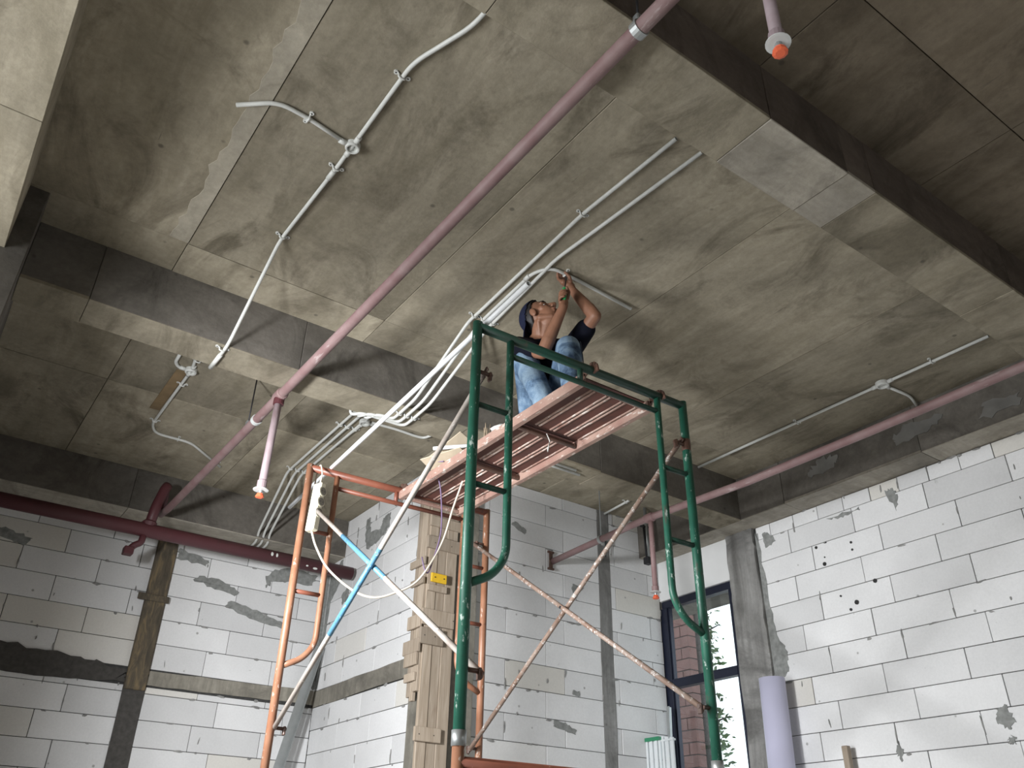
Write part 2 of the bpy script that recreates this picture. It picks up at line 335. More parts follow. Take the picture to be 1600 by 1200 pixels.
# ------------------------------------------------------------------ block walls
_cache = {}
def block_mesh(w, h):
    k = (round(w, 3), round(h, 3))
    if k not in _cache:
        bm = bmesh.new(); box(bm, (-w/2, -.02, -h/2), (w/2, .03, h/2), .0025); me = D.meshes.new('block'); bm.to_mesh(me); bm.free(); me.materials.append(M['block']); _cache[k] = me
    return _cache[k]
GAP = .005
SPOTS = {}
def block(parent, plane, u0, u1, z0, z1, skip=None):
    """plane: ('y', Y) faces -Y with u = X, ('x', X) faces -X with u = Y"""
    w, h = u1-u0-GAP, z1-z0-GAP
    if w < .03 or h < .02: return
    SPOTS.setdefault(parent.name, []).append((u0, u1, z0, z1))
    o = D.objects.new('block', block_mesh(w, h)); COL.objects.link(o); o.parent = parent
    d = random.uniform(-.0025, .0025); u, z = (u0+u1)/2, (z0+z1)/2
    if plane[0] == 'y': o.location = (u, plane[1]+.02+d, z); o.rotation_euler = (random.uniform(-.003, .003), 0, random.uniform(-.002, .002))
    else: o.location = (plane[1]+.02+d, u, z); o.rotation_euler = (random.uniform(-.003, .003), 0, -math.pi/2+random.uniform(-.002, .002))
def courses(parent, plane, ua, ub, zlist, starts, L, holes=(), extra=()):
    """zlist: course boundaries bottom to top; starts: joint phase per course; holes: (u0,u1,z0,z1) kept free"""
    for i in range(len(zlist)-1):
        z0, z1 = zlist[i], zlist[i+1]; p = starts[i % len(starts)]
        segs = [(ua, ub)]
        for h in holes:
            if h[2] < (z0+z1)/2 < h[3]:
                ns = []
                for a, b in segs:
                    if h[1] <= a or h[0] >= b: ns.append((a, b)); continue
                    if h[0] > a: ns.append((a, h[0]))
                    if h[1] < b: ns.append((h[1], b))
                segs = ns
        for a, b in segs:
            k = math.floor((a-p)/L); cuts = [a]
            while p+(k+1)*L < b-.04:
                k += 1
                if p+k*L > a+.04: cuts.append(p+k*L)
            cuts.append(b)
            for q in range(len(cuts)-1): block(parent, plane, cuts[q], cuts[q+1], z0, z1)
def zrows(known, pitch, zmin, zmax):
    z = known
    while z-pitch > zmin: z -= pitch
    r = [zmin]
    if z-zmin < .05: z += pitch
    while z < zmax-.03: r.append(z); z += pitch
    return r+[zmax]
def backing(name, lo, hi): return struct(obox(name, lo, hi, 'joint', bev=0))
def ragged(parent, plane, pts, m='mortar', t=.006, jag=.012, name='mortar_patch', sub=6):
    """an uneven trowelled smear: outline in (u, z) roughened, a few mm proud of the blocks"""
    out = []
    for i in range(len(pts)):
        a, b = pts[i], pts[(i+1) % len(pts)]
        for k in range(sub):
            t_ = k/sub; j = jag if k else jag*.4
            out.append((a[0]+(b[0]-a[0])*t_+random.uniform(-j, j), a[1]+(b[1]-a[1])*t_+random.uniform(-j, j)))
    bm = bmesh.new()
    def P(u, z, d): return (u, plane[1]-d, z) if plane[0] == 'y' else (plane[1]-d, u, z)
    f1 = [bm.verts.new(P(u, z, t)) for u, z in out]; f0 = [bm.verts.new(P(u, z, -.004)) for u, z in out]; n = len(out)
    bm.faces.new(f1); bm.normal_update()
    for i in range(n): bm.faces.new((f1[i], f1[(i+1) % n], f0[(i+1) % n], f0[i]))
    bm.normal_update(); bmesh.ops.triangulate(bm, faces=[f for f in bm.faces if len(f.verts) > 4], ngon_method='EAR_CLIP'); bmesh.ops.recalc_face_normals(bm, faces=bm.faces)
    return emit(name, bm, m, parent)
def rect(u0, u1, z0, z1): return [(u0, z0), (u1, z0), (u1, z1), (u0, z1)]
def smears(parent, plane, n, zmin, seed):
    """small trowel smears and drips that squeezed out along the joints"""
    rg = random.Random(seed); L = [q for q in SPOTS[parent.name] if q[3] > zmin]; bm = bmesh.new()
    def P(u, z, d): return (u, plane[1]-d, z) if plane[0] == 'y' else (plane[1]-d, u, z)
    for k in range(n):
        u0, u1, z0, z1 = rg.choice(L); kind = rg.random()
        if kind < .5: cu, cz, a, b = rg.uniform(u0, u1), z1-rg.uniform(0, .012), rg.uniform(.012, .045), rg.uniform(.005, .012)
        elif kind < .8: cu, cz, a, b = rg.choice((u0, u1)), rg.uniform(z0, z1), rg.uniform(.004, .009), rg.uniform(.02, .06)
        else: cu, cz, a, b = rg.uniform(u0, u1), rg.uniform(z0, z1), rg.uniform(.003, .008), rg.uniform(.008, .035)
        m_ = 9; t = rg.uniform(-.5, .5); r = []
        for i in range(m_):
            an = i/m_*6.283; rr = rg.uniform(.6, 1.15); x, y = a*rr*math.cos(an), b*rr*math.sin(an); r.append((cu+x*math.cos(t)-y*math.sin(t)*.3, cz+y+x*math.sin(t)*.3))
        f = [bm.verts.new(P(u, z, .005)) for u, z in r]; c = bm.verts.new(P(cu, cz, .0075)); g = [bm.verts.new(P(cu+(u-cu)*1.12, cz+(z-cz)*1.12, -.001)) for u, z in r]
        for i in range(m_): j = (i+1) % m_; bm.faces.new((f[i], f[j], c)); bm.faces.new((g[i], g[j], f[j], f[i]))
    bmesh.ops.recalc_face_normals(bm, faces=bm.faces); o = emit('mortar_smears', bm, 'smear', parent); o['kind'] = 'stuff'
# back wall (left in the picture)
wb = backing('wall_back', (-.3, YB+.012, -H), (XJ+.1, YB+.25, ZS))
py = ('y', YB)
courses(wb, py, -.12, XJ, zrows(1.485, .2027, -H, 1.335)[:-1]+[1.335], (1.155, .9735+.0), .6, [(1.57, 1.74, -9, 9)])
courses(wb, py, -.12, XJ, [1.475, 1.685, 1.89, 2.098, 2.297, 2.498, ZS], (.98, 1.15, .849, 1.15, .86, 1.2), .598, [(1.57, 1.74, -9, 9)])
ragged(wb, py, [(-.12, 1.335), (.6, 1.32), (1.57, 1.345), (1.57, 1.44), (1.2, 1.50), (.6, 1.53), (-.12, 1.54)], 'wetmortar', .012, .018, 'concrete_band', 9)
ragged(wb, py, [(1.74, 1.35), (XJ, 1.36), (XJ, 1.482), (1.74, 1.465)], 'stiff', .004, .006, 'concrete_band', 10)
ragged(wb, py, [(1.585, -H), (1.735, -H), (1.74, 1.33), (1.565, 1.33)], 'wetmortar', .010, .008, 'concrete_column', 8)
obox('timber_shutter', (1.565, YB-.035, 1.30), (1.735, YB+.01, 2.62), 'oldwood', wb, .006)
obox('timber_cleat', (1.50, YB-.05, 2.02), (1.76, YB-.03, 2.075), 'oldwood', wb, .004)
for q in ([(1.93, 2.28), (2.1, 2.24), (2.33, 2.20), (2.36, 2.24), (2.2, 2.315), (1.98, 2.32)], [(2.26, 2.10), (2.5, 2.03), (2.82, 1.985), (2.83, 2.04), (2.6, 2.10), (2.30, 2.15)],
          [(2.60, 2.33), (2.66, 2.40), (2.80, 2.43), (3.05, 2.44), (3.1, 2.54), (2.85, 2.56), (2.66, 2.52), (2.58, 2.44)], [(.25, 2.33), (.45, 2.31), (.56, 2.29), (.60, 2.36), (.45, 2.39), (.26, 2.41)],
          [(1.75, 2.44), (2.02, 2.42), (2.04, 2.47), (1.76, 2.53)], [(1.76, 2.60), (2.3, 2.60), (3.15, 2.61), (3.15, 2.68), (1.76, 2.68)], [(3.12, 1.5), (3.22, 1.5), (3.22, 2.6), (3.15, 2.6), (3.17, 2.0)]):
    ragged(wb, py, q, 'mortar', .005, .012)
smears(wb, py, 110, -.1, 1)
# return wall of the projecting corner
wj = backing('wall_return', (XJ+.012, YF, -H), (XJ+.25, YB+.1, ZT))
pj = ('x', XJ)
courses(wj, pj, 5.83, YB, zrows(1.14, .2, -H, 1.335), (6.47, 6.67), .6)
courses(wj, pj, 5.83, YB, [1.48, 1.68, 1.88, 2.08, 2.28, 2.48, 2.68, 2.88, ZT], (6.5, 6.7), .6, [(7.35, 9, 2.62, 9)])
ragged(wj, pj, [(5.6, 1.345), (YB, 1.335), (YB, 1.475), (5.6, 1.49)], 'stiff', .004, .006, 'concrete_band', 10)
for q in ([(6.93, 2.93), (6.86, 2.93), (6.83, 2.78), (6.62, 2.75), (6.58, 2.84), (6.45, 2.86), (6.45, 2.72), (6.66, 2.64), (6.86, 2.62), (6.92, 2.72)], [(7.30, 2.30), (7.17, 2.35), (7.15, 2.22), (7.27, 2.2)],
          [(7.36, 2.66), (7.62, 2.6), (7.64, 1.5), (7.6, 1.5), (7.55, 2.3), (7.36, 2.45)], [(6.35, 3.03), (6.2, 3.03), (6.25, 2.86), (6.38, 2.9)], [(5.75, 2.2), (5.8, 2.2), (5.86, 2.5), (5.78, 2.5)]):
    ragged(wj, pj, q, 'mortar', .005, .012)
smears(wj, pj, 70, 0, 2)
struct(obox('trim_9', (3.20, 5.56, -H), (3.6, 5.83, ZT), 'stiff', bev=.004))       # concrete corner column inside the shutters
# middle wall
wm = backing('wall_middle', (3.3, YF+.012, -H), (XR+.02, YF+.2, ZT))
pm = ('y', YF)
courses(wm, pm, 3.33, XR, zrows(1.325, .2013, -H, ZT), (3.923, 3.728), .605, [(4.94, 5.075, -9, 9)])
ragged(wm, pm, [(4.935, -H), (5.065, -H), (5.08, ZT), (4.94, ZT)], 'jamb', .003, .007, 'concrete_column', 16)
for q in ([(4.40, 1.075), (4.62, 1.03), (4.64, 1.07), (4.5, 1.11), (4.41, 1.12)], [(4.6, 1.34), (4.68, 1.33), (4.68, 1.37), (4.61, 1.37)], [(4.62, 2.22), (4.66, 2.12), (4.69, 2.2), (4.76, 2.26), (4.63, 2.27)], [(3.95, 2.66), (4.1, 2.60), (4.12, 2.64), (4.0, 2.70)]):
    ragged(wm, pm, q, 'mortar', .004, .008)
smears(wm, pm, 80, 0, 3)
# right wall
wr = backing('wall_right', (XR+.012, -2, -H), (XR+.2, 4.42, ZS)); pr = ('x', XR)
rows = zrows(1.382, .1965, -H, 2.56)
ph = {round(1.184+.1965*k, 2): 0 for k in range(-3, 8)}
st = []
for z0 in rows[:-1]:
    k = round((z0-1.184)/.1965); st.append((2.867, 3.272-.0)[k % 2] if k != 1 else 3.272)
courses(wr, pr, -2, 4.40, rows, st, .603)
courses(wr, pr, -2, 4.40, [2.56, 2.60 if False else ZS-.004], (3.05,), .24)
for q in ([(4.41, -H), (4.36, -H), (4.37, 1.4), (4.26, 1.45), (4.25, 1.6), (4.33, 1.75), (4.36, 2.1), (4.38, 2.62), (4.41, 2.62)], [(2.69, 1.0), (2.76, .98), (2.77, .90), (2.70, .86), (2.66, .9)], [(2.69, .82), (2.73, .82), (2.73, .78), (2.69, .78)],
          [(3.46, .87), (3.49, .80), (3.47, .74), (3.44, .80)], [(3.10, 2.60), (3.16, 2.60), (3.11, 2.42), (3.07, 2.52)], [(4.28, 2.6), (4.33, 2.6), (4.32, 2.47), (4.2, 2.5)], [(3.7, 2.54), (3.4, 2.54), (3.4, 2.52), (3.55, 2.51)]):
    ragged(wr, pr, q, 'mortar', .005, .012)
smears(wr, pr, 150, 0, 4)
# drilled holes in two blocks (shallow dark plugs)
for y, z, r in ((3.833, 2.34, .012), (3.738, 2.357, .006), (3.522, 2.295, .010), (3.523, 2.237, .009), (3.772, 2.244, .006), (3.783, 2.192, .016), (3.39, 1.961, .016), (3.694, 1.917, .008), (3.571, 1.842, .018), (3.63, 1.80, .011)):
    olathe('drill_hole', (XR-.006, y, z), (1, 0, 0), [(0, r), (.012, r)], 'black', wr, 8)
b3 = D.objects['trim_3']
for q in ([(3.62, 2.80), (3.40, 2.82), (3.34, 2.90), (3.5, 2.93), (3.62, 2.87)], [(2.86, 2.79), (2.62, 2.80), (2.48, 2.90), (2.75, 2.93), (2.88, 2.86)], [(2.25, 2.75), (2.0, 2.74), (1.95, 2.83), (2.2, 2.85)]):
    ragged(b3, ('x', 5.457), q, 'paleglow', .003, .02, 'glow_patch')  # raised pale patches standing in for soft glows of light on the beam
# window wall: lintel blocks above the window, a concrete jamb column, a sill wall below
ww = backing('wall_window', (XR+.03, 4.38, -H), (XR+.2, YF+.1, -.5))
obox('lintel', (XR+.005, 4.70, 2.305), (XR+.16, 5.62, ZS), 'plaster', ww, .004)
ragged(ww, pr, [(4.40, -H), (4.405, 1.0), (4.41, 2.2), (4.42, ZS), (4.715, ZS), (4.722, 2.0), (4.735, -H)], 'jamb', .03, .008, 'concrete_column', 12)
# window
wn = struct(obox('window_1', (XR+.02, 4.72, 2.235), (XR+.09, 5.605, 2.30), 'navyframe', bev=.003))
for nm, lo, hi in (('stile', (XR+.02, 4.72, -.5), (XR+.09, 4.785, 2.235)), ('stile', (XR+.012, 5.54, -.5), (XR+.09, 5.64, 2.235)), ('transom', (XR+.015, 4.785, 1.515), (XR+.09, 5.54, 1.59)), ('bottom_rail', (XR+.02, 4.785, -.5), (XR+.09, 5.54, -.43))):
    obox(nm, lo, hi, 'navyframe', wn, .003)
for z0, z1 in ((-.43, 1.515), (1.59, 2.235)):
    obox('pane', (XR+.05, 4.785, z0), (XR+.056, 5.54, z1), 'glass', wn, 0)
    for y0, y1 in ((4.785, 4.80), (5.525, 5.54)): obox('bead', (XR+.03, y0, z0), (XR+.075, y1, z1), 'navyframe', wn, .002)

# ------------------------------------------------------------------ outside the window
struct(obox('ground', (6.2, -6, -1.6), (40, 40, -1.45), 'ground', bev=0))
struct(obox('trim_10', (5.955, 3.0, 2.33), (6.33, 9.5, 2.5), 'beamface', bev=.01))      # concrete canopy over the window
pier = thing('brick_pier', 'red brick pier standing outside the window behind its left side', 'pier', (8.3, 7.9, -1.45))
obox('core', (8.115, 7.545, -1.45), (8.23, 8.3, 3.9), 'joint', pier, 0)
for k in range(38):
    z = -1.45+k*.14; a = 7.53
    for y0, y1 in (((a, a+.27), (a+.27, a+.54), (a+.54, a+.78)) if k % 2 else ((a, a+.135), (a+.135, a+.405), (a+.405, a+.78))):
        obox('brick', (8.10, y0+.004, z+.005), (8.245, y1-.004, z+.135), 'brick', pier, .004)
post = tag(otube('dark_post', [(8.6, 7.83, -1.45), (8.6, 7.83, 3.9)], .05, 'bark', None, 8), 'thin dark post standing outside the window beside the brick pier', 'post')
tree = thing('garden_tree', 'leafy green tree growing outside behind the window', 'tree', (9.2, 8.35, -1.45))
bm = bmesh.new(); tube(bm, [(9.2, 8.35, -1.45), (9.18, 8.32, .8), (9.22, 8.38, 2.2), (9.1, 8.3, 3.6)], [.09, .07, .05, .02], 8)
for k in range(12):
    z = .6+k*.24; a = k*2.4; tube(bm, [(9.2, 8.35, z), (9.2+math.cos(a)*.15, 8.33+math.sin(a)*.15, z+.14), (9.2+math.cos(a)*.3, 8.3+math.sin(a)*.28, z+.2)], [.025, .015, .006], 5)
emit('trunk', bm, 'bark', tree)
bm = bmesh.new(); rg = random.Random(3)
for k in range(1300):
    c = k % 26; cc = Vector((9.2+math.cos(c*2.4)*.18, 8.34+math.sin(c*2.4)*.17, .3+(c*.137 % 1)*3.6))
    p = cc+Vector((rg.gauss(0, .075), rg.gauss(0, .075), rg.gauss(0, .12))); R = Matrix.Rotation(rg.uniform(0, 6.28), 3, 'Z') @ Matrix.Rotation(rg.uniform(-1.57, 1.57), 3, 'X') @ Matrix.Rotation(rg.uniform(-1.2, 1.2), 3, 'Y'); s = rg.uniform(.035, .075)
    vs = [bm.verts.new(p+R @ Vector(v)) for v in ((-s, 0, 0), (0, -s*.4, .006), (s, 0, 0), (0, s*.4, .006))]; bm.faces.new(vs)
fo = emit('foliage', bm, 'leaf', tree); fo['kind'] = 'stuff'

# ------------------------------------------------------------------ scaffold
RP = .0215
def frame(lab, xl, xr, y, skew, top, bot, mp, md, grp, inner=True, cut=None):
    f = thing('scaffold', lab, 'scaffold', (xl, y, bot), 'scaffold frames')
    yr = y+skew
    Y = lambda x: y+(x-xl)/(xr-xl)*skew
    for x in (xl, xr):
        p = otube('post', [(x, Y(x), bot), (x, Y(x), top+(.02 if top > 1 else .07))], RP, mp, f, 14)
        otube('coupling_collar', [(x, Y(x), bot-.015), (x, Y(x), bot+.035)], RP+.004, 'steel', p, 14)
    otube('top_tube', [(xl, y, top), (xr, yr, top)], RP, md, f, 12)
    xi, xo = xl+.172, xr-.172
    for s, x, xe in ((1, xi, xl), (-1, xo, xr)):
        otube('inner_tube', [(x, Y(x), top), (x, Y(x), top-1.0), (x-.06*s, Y(x-.06*s), top-1.085), (xe+.005*s, Y(xe), top-1.135)], .0165, mp, f, 12, .10)
        for z in (top-.38, top-.735):
            otube('rung', [(xe, Y(xe), z), (x, Y(x), z)], .0125, md, f, 8)
        if top > 1:
            for z in (top-.222, top-1.437):
                otube('lock_pin', [(xe, Y(xe), z), (xe+.082*s, Y(xe), z)], .009, 'rust', f, 8)
                bm = bmesh.new(); box(bm, (xe+.072*s-.006, Y(xe)-.012, z-.03), (xe+.072*s+.006, Y(xe)+.012, z+.012), .003); emit('lock_pin', bm, 'rust', f)
                if mp == 'green' and s < 0 and z > 1: olathe('rust_band', (xe, Y(xe), z-.03), (0, 0, 1), [(0, RP+.0008), (.06, RP+.0008)], 'rust', f, 14)
    otube('second_tube', [(xi, Y(xi), top-.088), (xo, Y(xo), top-.088)], .0135, md, f, 10)
    xm = (xi+xo)/2-.045; otube('stub', [(xm, Y(xm), top-.088), (xm, Y(xm), top)], .0135, md, f, 8)
    return f
frame('green painted scaffold frame at the near end of the platform, before the worker', 1.602, 2.812, 2.55, -.035, 2.072, .40, 'green', 'darkgreen', None, True, 1)
frame('orange painted scaffold frame at the far end of the platform, by the wooden column shutter', 1.638, 2.858, 4.39, -.06, 2.088, .40, 'orange', 'darkorange', None, True, -1)
frame('lower scaffold frame standing under the green frame, mostly below the picture', 1.602, 2.812, 2.55, -.035, .335, -H, 'orange', 'darkorange', None, True, 1)
frame('lower scaffold frame standing under the orange frame, below the picture', 1.638, 2.858, 4.39, -.06, .335, -H, 'orange', 'darkorange', None, True, -1)
def brace(lab, a, b, m, blue=None):
    a, b = Vector(a), Vector(b); t = thing('cross_brace', lab, 'brace', a, 'scaffold cross braces')
    otube('tube', [a, b], .0125, m, t, 10)
    d = (b-a).normalized()
    for p, s in ((a, 1), (b, -1)):
        bm = bmesh.new(); beam_between(bm, p-d*s*.025, p+d*s*.06, .026, .006, (1, 0, 0)); emit('flat_end', bm, 'rust', t)
    if blue:
        otube('blue_paint_band', [a+(b-a)*blue[0], a+(b-a)*blue[1]], .0131, 'blue', t, 10)
    return t
brace('whitish cross brace with long blue middle, rising rightward to the green left post', (1.652, 4.385, .645), (1.652, 2.555, 1.858), 'brace_white', (.30, .55))
brace('pale cross brace with blue patch, running down rightward from the power strip', (1.680, 4.385, 1.858), (1.680, 2.555, .632), 'brace_white', (.27, .56))
brace('rusty cross brace rising rightward to the top of the green right post', (2.792, 4.325, .640), (2.776, 2.52, 1.862), 'brace')
brace('rusty cross brace running down rightward to end before the window', (2.764, 4.325, 1.850), (2.748, 2.52, .636), 'brace')
tag(otube('brace_bolt', [(2.742, 3.43, 1.246), (2.80, 3.43, 1.246)], .008, 'darksteel', None, 8), 'dark pivot bolt where the two rusty braces cross', 'bolt')

# platform
dk = thing('scaffold_platform', 'rust red ribbed steel scaffold platform hooked over both frames', 'platform', (2.45, 3.5, 2.03))
X0, X1, Y0, Y1, ZD = 2.215, 2.685, 2.595, 4.37, 2.03
for x in (X0, X1-.042): obox('side_rail', (x, Y0, ZD), (x+.042, Y1, ZD+.055), 'rail', dk, .007)
crs = [Y0, 3.14, 3.665, 4.33]
for k, y in enumerate(crs): obox('cross_member', (X0+.04, y, ZD+.002), (X1-.04, y+.026, ZD+.026), 'rust' if 0 < k < 3 else 'rail', dk, .006)
for k in range(3):
    y0, y1 = crs[k]+.034, crs[k+1]
    obox('plate', (X0+.03, y0-.02, ZD+.047), (X1-.03, y1+.02, ZD+.053), 'deckplate', dk, 0)
    n = 4; w = (X1-X0-.084)/n
    for q in range(n):
        xa = X0+.042+w*q+.012; xb = X0+.042+w*(q+1)-.012
        for xx in (xa, xb):                       # each pressed channel shows two worn lips
            bm = bmesh.new(); tube(bm, [(xx, y0+.03, ZD+.040), (xx, y1-.03, ZD+.040)], .009, 8); bmesh.ops.recalc_face_normals(bm, faces=bm.faces); emit('rib', bm, 'rib', dk)
        obox('channel', (xa, y0+.03, ZD+.036), (xb, y1-.03, ZD+.0475), 'deckplate', dk, .003)
for x in (X0+.02, X1-.02):
    for yy, s, zt_ in ((2.535, -1, 2.072), (4.36, 1, 2.088)):
        pts = [(x, yy-s*.07, ZD+.03), (x, yy-s*.055, zt_+.012)] + [(x, yy+s*(.03*math.sin(a)), zt_+.03*math.cos(a)) for a in (-.9, -.3, .3, .9, 1.5)] + [(x, yy+s*.032, zt_-.018)]
        bm = bmesh.new()
        for i in range(len(pts)-1): beam_between(bm, pts[i], pts[i+1], .036 if True else 0, .008, (1, 0, 0), 0)
        emit('hook', bm, 'rust', dk)
s = otube('white_string', [(2.42, 3.12, 2.04), (2.425, 3.10, 1.99), (2.43, 3.125, 1.94), (2.415, 3.09, 1.975), (2.41, 3.1, 1.93)], .003, 'paper', None, 5); tag(s, 'scrap of white string hanging from under the platform', 'string')
# things lying on the far end of the platform
cb = thing('cardboard_piece', 'folded cream cardboard piece lying on the left edge of the platform', 'cardboard', (2.27, 3.72, 2.09))
for a, b in (((2.20, 3.98, 2.10), (2.30, 3.70, 2.10)), ((2.25, 3.98, 2.12), (2.33, 3.74, 2.23))):
    bm = bmesh.new(); beam_between(bm, a, b, .16, .006, (.3, 0, 1)); emit('flap', bm, 'card', cb)
tag(otube('conduit_offcut', [(2.16, 3.86, 2.165), (2.33, 3.66, 2.16)], .011, 'pvc_new', None, 10, 0, True), 'short white conduit offcut lying across the cardboard', 'conduit')
br = thing('straw_brush', 'straw brush standing on the platform behind the green left post', 'brush', (2.33, 3.5, 2.085))
obox('handle', (2.26, 3.47, 2.09), (2.42, 3.52, 2.115), 'plank', br, .006)
for k in range(22):
    x = 2.27+.0066*k; otube('bristle', [(x, 3.495, 2.11), (x+random.uniform(-.012, .012), 3.49+random.uniform(-.015, .015), 2.20+random.uniform(-.02, .02))], .0034, 'bristle', br, 5)
for o in br.children:
    if o.name.startswith('bristle'): pass
pw = thing('crumpled_paper', 'crumpled white wrapping lying on the platform beside the straw brush', 'paper', (2.30, 3.35, 2.085))
bm = bmesh.new(); r_ = bmesh.ops.create_icosphere(bm, subdivisions=2, radius=.05); rg = random.Random(5)
for v in bm.verts: v.co = Vector((v.co.x*1.5, v.co.y*1.2, v.co.z*.55))*rg.uniform(.75, 1.2)+Vector((2.30, 3.35, 2.108))
emit('wrapping', bm, 'paper', pw)

# power strip, cables
ps = thing('power_strip', 'cream three-socket power strip hanging by its cord from the orange frame', 'power strip', (1.69, 4.34, 1.86))
P0, P1 = Vector((1.688, 4.33, 1.975)), Vector((1.672, 4.32, 1.68)); ax = (P0-P1).normalized(); nr = Vector((.35, -.90, -.05)); nr = (nr-ax*nr.dot(ax)).normalized(); sd = ax.cross(nr)
bm = bmesh.new(); beam_between(bm, P1, P0, .068, .042, nr.cross(ax), .006); emit('body', bm, 'cream', ps)
for k in range(3):
    c = P0-ax*(.055+.066*k)+nr*.0
    # socket faces lie on the side of the body that looks into the room
    for q, nn in ((0, nr),):
        base = c+nr*.032
        so = olathe('socket', base, nr, [(0, .029), (.006, .029), (.006, .0245), (.0062, .024)], 'cream', ps, 18); olathe('socket_recess', base+nr*.0045, nr, [(0, .0235), (.003, .0235)], 'socket', so, 18)
        for d_ in (-.0095, .0095): olathe('contact_hole', base+sd*d_+nr*.007, nr, [(0, .003), (.001, .003)], 'black', so, 8)
otube('hanging_cord', [P0, P0+Vector((.006, 0, .07)), (1.692, 4.37, 2.12), (1.695, 4.415, 2.10), (1.69, 4.42, 1.98)], .0045, 'cable', ps, 6, .02)
def catmull(p, n=8):
    p = [Vector(q) for q in p]; q = [p[0]*2-p[1]]+p+[p[-1]*2-p[-2]]; out = []
    for i in range(1, len(q)-2):
        for k in range(n):
            t = k/n; out.append(.5*((2*q[i])+(q[i+1]-q[i-1])*t+(2*q[i-1]-5*q[i]+4*q[i+1]-q[i+2])*t*t+(3*q[i]-q[i-1]-3*q[i+1]+q[i+2])*t**3))
    return out+[p[-1]]
tag(otube('extension_cable', catmull([(2.30, 3.75, 2.10), (2.36, 3.82, 2.09), (2.43, 3.95, 2.08), (2.40, 4.0, 1.90), (2.335, 4.0, 1.663), (2.208, 4.0, 1.431), (2.077, 4.02, 1.335), (1.965, 4.05, 1.296), (1.86, 4.1, 1.33), (1.745, 4.18, 1.44), (1.70, 4.28, 1.58), (1.675, 4.32, 1.68)]), .0062, 'cable', None, 8), 'cream extension cable sagging from the platform to the power strip', 'cable')
tag(otube('violet_wire', catmull([(2.23, 3.85, 2.10), (2.20, 3.93, 2.11), (2.262, 3.98, 2.08), (2.31, 4.0, 1.974), (2.327, 4.0, 1.738), (2.282, 4.0, 1.538), (2.258, 4.0, 1.478), (2.235, 4.0, 1.50), (2.215, 4.0, 1.56)]), .0045, 'purple', None, 6), 'thin violet wire dangling from the left edge of the platform', 'wire')

# ------------------------------------------------------------------ timber shutter of the corner column
sh = thing('column_shutter', 'raw timber formwork boxed round the concrete corner column', 'formwork', (3.2, 5.5, -H))
xa = 3.112
for (a, b, z0, z1, d) in ((3.115, 3.195, -H, 2.72, 0), (3.197, 3.275, -H, 2.715, .006), (3.277, 3.372, -H, 2.725, .002)):
    obox('board', (a, 5.515+d, z0), (b, 5.545, z1), 'wood', sh, .003)
for (a, b, z0, z1, d) in ((5.525, 5.585, 1.17, 2.72, 0), (5.587, 5.632, 1.11, 2.72, .006), (5.634, 5.675, 1.14, 2.70, .002)):
    obox('board', (3.09+d, a, z0), (3.125, b, z1), 'wood', sh, .003)
for z0, z1, x0, x1 in ((.835, .93, 3.085, 3.30), (1.50, 1.62, 3.075, 3.275), (1.64, 1.76, 3.08, 3.36), (2.235, 2.335, 3.085, 3.42), (1.90, 1.95, 3.115, 3.28), (2.42, 2.50, 3.10, 3.39)):
    obox('cleat', (x0, 5.488, z0), (x1, 5.514, z1), 'wood', sh, .003)
for z0, z1, y0, y1 in ((1.44, 1.54, 5.50, 5.73), (1.35, 1.44, 5.52, 5.70), (1.62, 1.72, 5.5, 5.69), (1.95, 2.0, 5.50, 5.69), (2.1, 2.16, 5.50, 5.72), (1.24, 1.30, 5.53, 5.68)):
    obox('cleat', (3.066, y0, z0), (3.088, y1, z1), 'wood', sh, .003)
for x, z in ((3.11, 1.56), (3.2, 1.56), (3.25, 1.57), (3.12, .88), (3.24, .88), (3.15, 2.28), (3.3, 2.28), (3.35, 1.7)): olathe('nail_head', (x, 5.486, z), (0, 1, 0), [(0, .004), (.004, .004)], 'darksteel', sh, 6)
ye = thing('yellow_bracket', 'yellow plastic plate fixed to the timber column shutter', 'bracket', (3.19, 5.47, 2.0))
obox('plate', (3.125, 5.468, 1.965), (3.262, 5.487, 2.035), 'yellow', ye, .004)
for x in (3.155, 3.235): olathe('screw', (x, 5.464, 2.0), (0, 1, 0), [(0, .005), (.006, .005)], 'darksteel', ye, 6)

# ------------------------------------------------------------------ sprinkler pipes
def sprinkler(parent, p, s=1.0):
    x, y, z = p
    h = olathe('sprinkler_head', (x, y, z), (0, 0, -1), [(0, .012), (.015, .013), (.03, .008)], 'steel', parent, 10)
    olathe('escutcheon', (x, y, z+.004), (0, 0, -1), [(0, .032*s), (.004, .040*s), (.007, .040*s), (.008, .03*s)], 'disc', parent, 20)
    olathe('protective_cap', (x, y, z-.022), (0, 0, -1), [(0, .013), (.008, .02), (.012, .016), (.018, .025), (.026, .026), (.030, .016)], 'cap', parent, 10)
def clamp(parent, c, axis, r, m='steel'):
    a = Vector(axis).normalized(); c = Vector(c); olathe('clamp_band', c-a*.016, a, [(0, r+.001), (0, r+.006), (.032, r+.006), (.032, r+.001)], m, parent, 18)
R1 = .030
mp = thing('sprinkler_pipe', 'long dusty red sprinkler pipe running diagonally under the ceiling left of the scaffold', 'pipe', (1.46, 4.0, 2.63))
otube('run', [(1.461, -1.2, 2.632), (1.461, 4.64, 2.632), (1.455, 7.02, 2.634), (1.44, 7.2, 2.634)], R1, 'pipe', mp, 18)
olathe('tee', (1.461, 4.59, 2.632), (0, 1, 0), [(0, R1+.004), (.01, R1+.009), (.09, R1+.009), (.10, R1+.004)], 'pipe', mp, 16)
olathe('tee_outlet', (1.459, 4.64, 2.632), (0, 0, -1), [(0, .02), (.03, .034), (.066, .034), (.068, .026)], 'pipe_red', mp, 14)
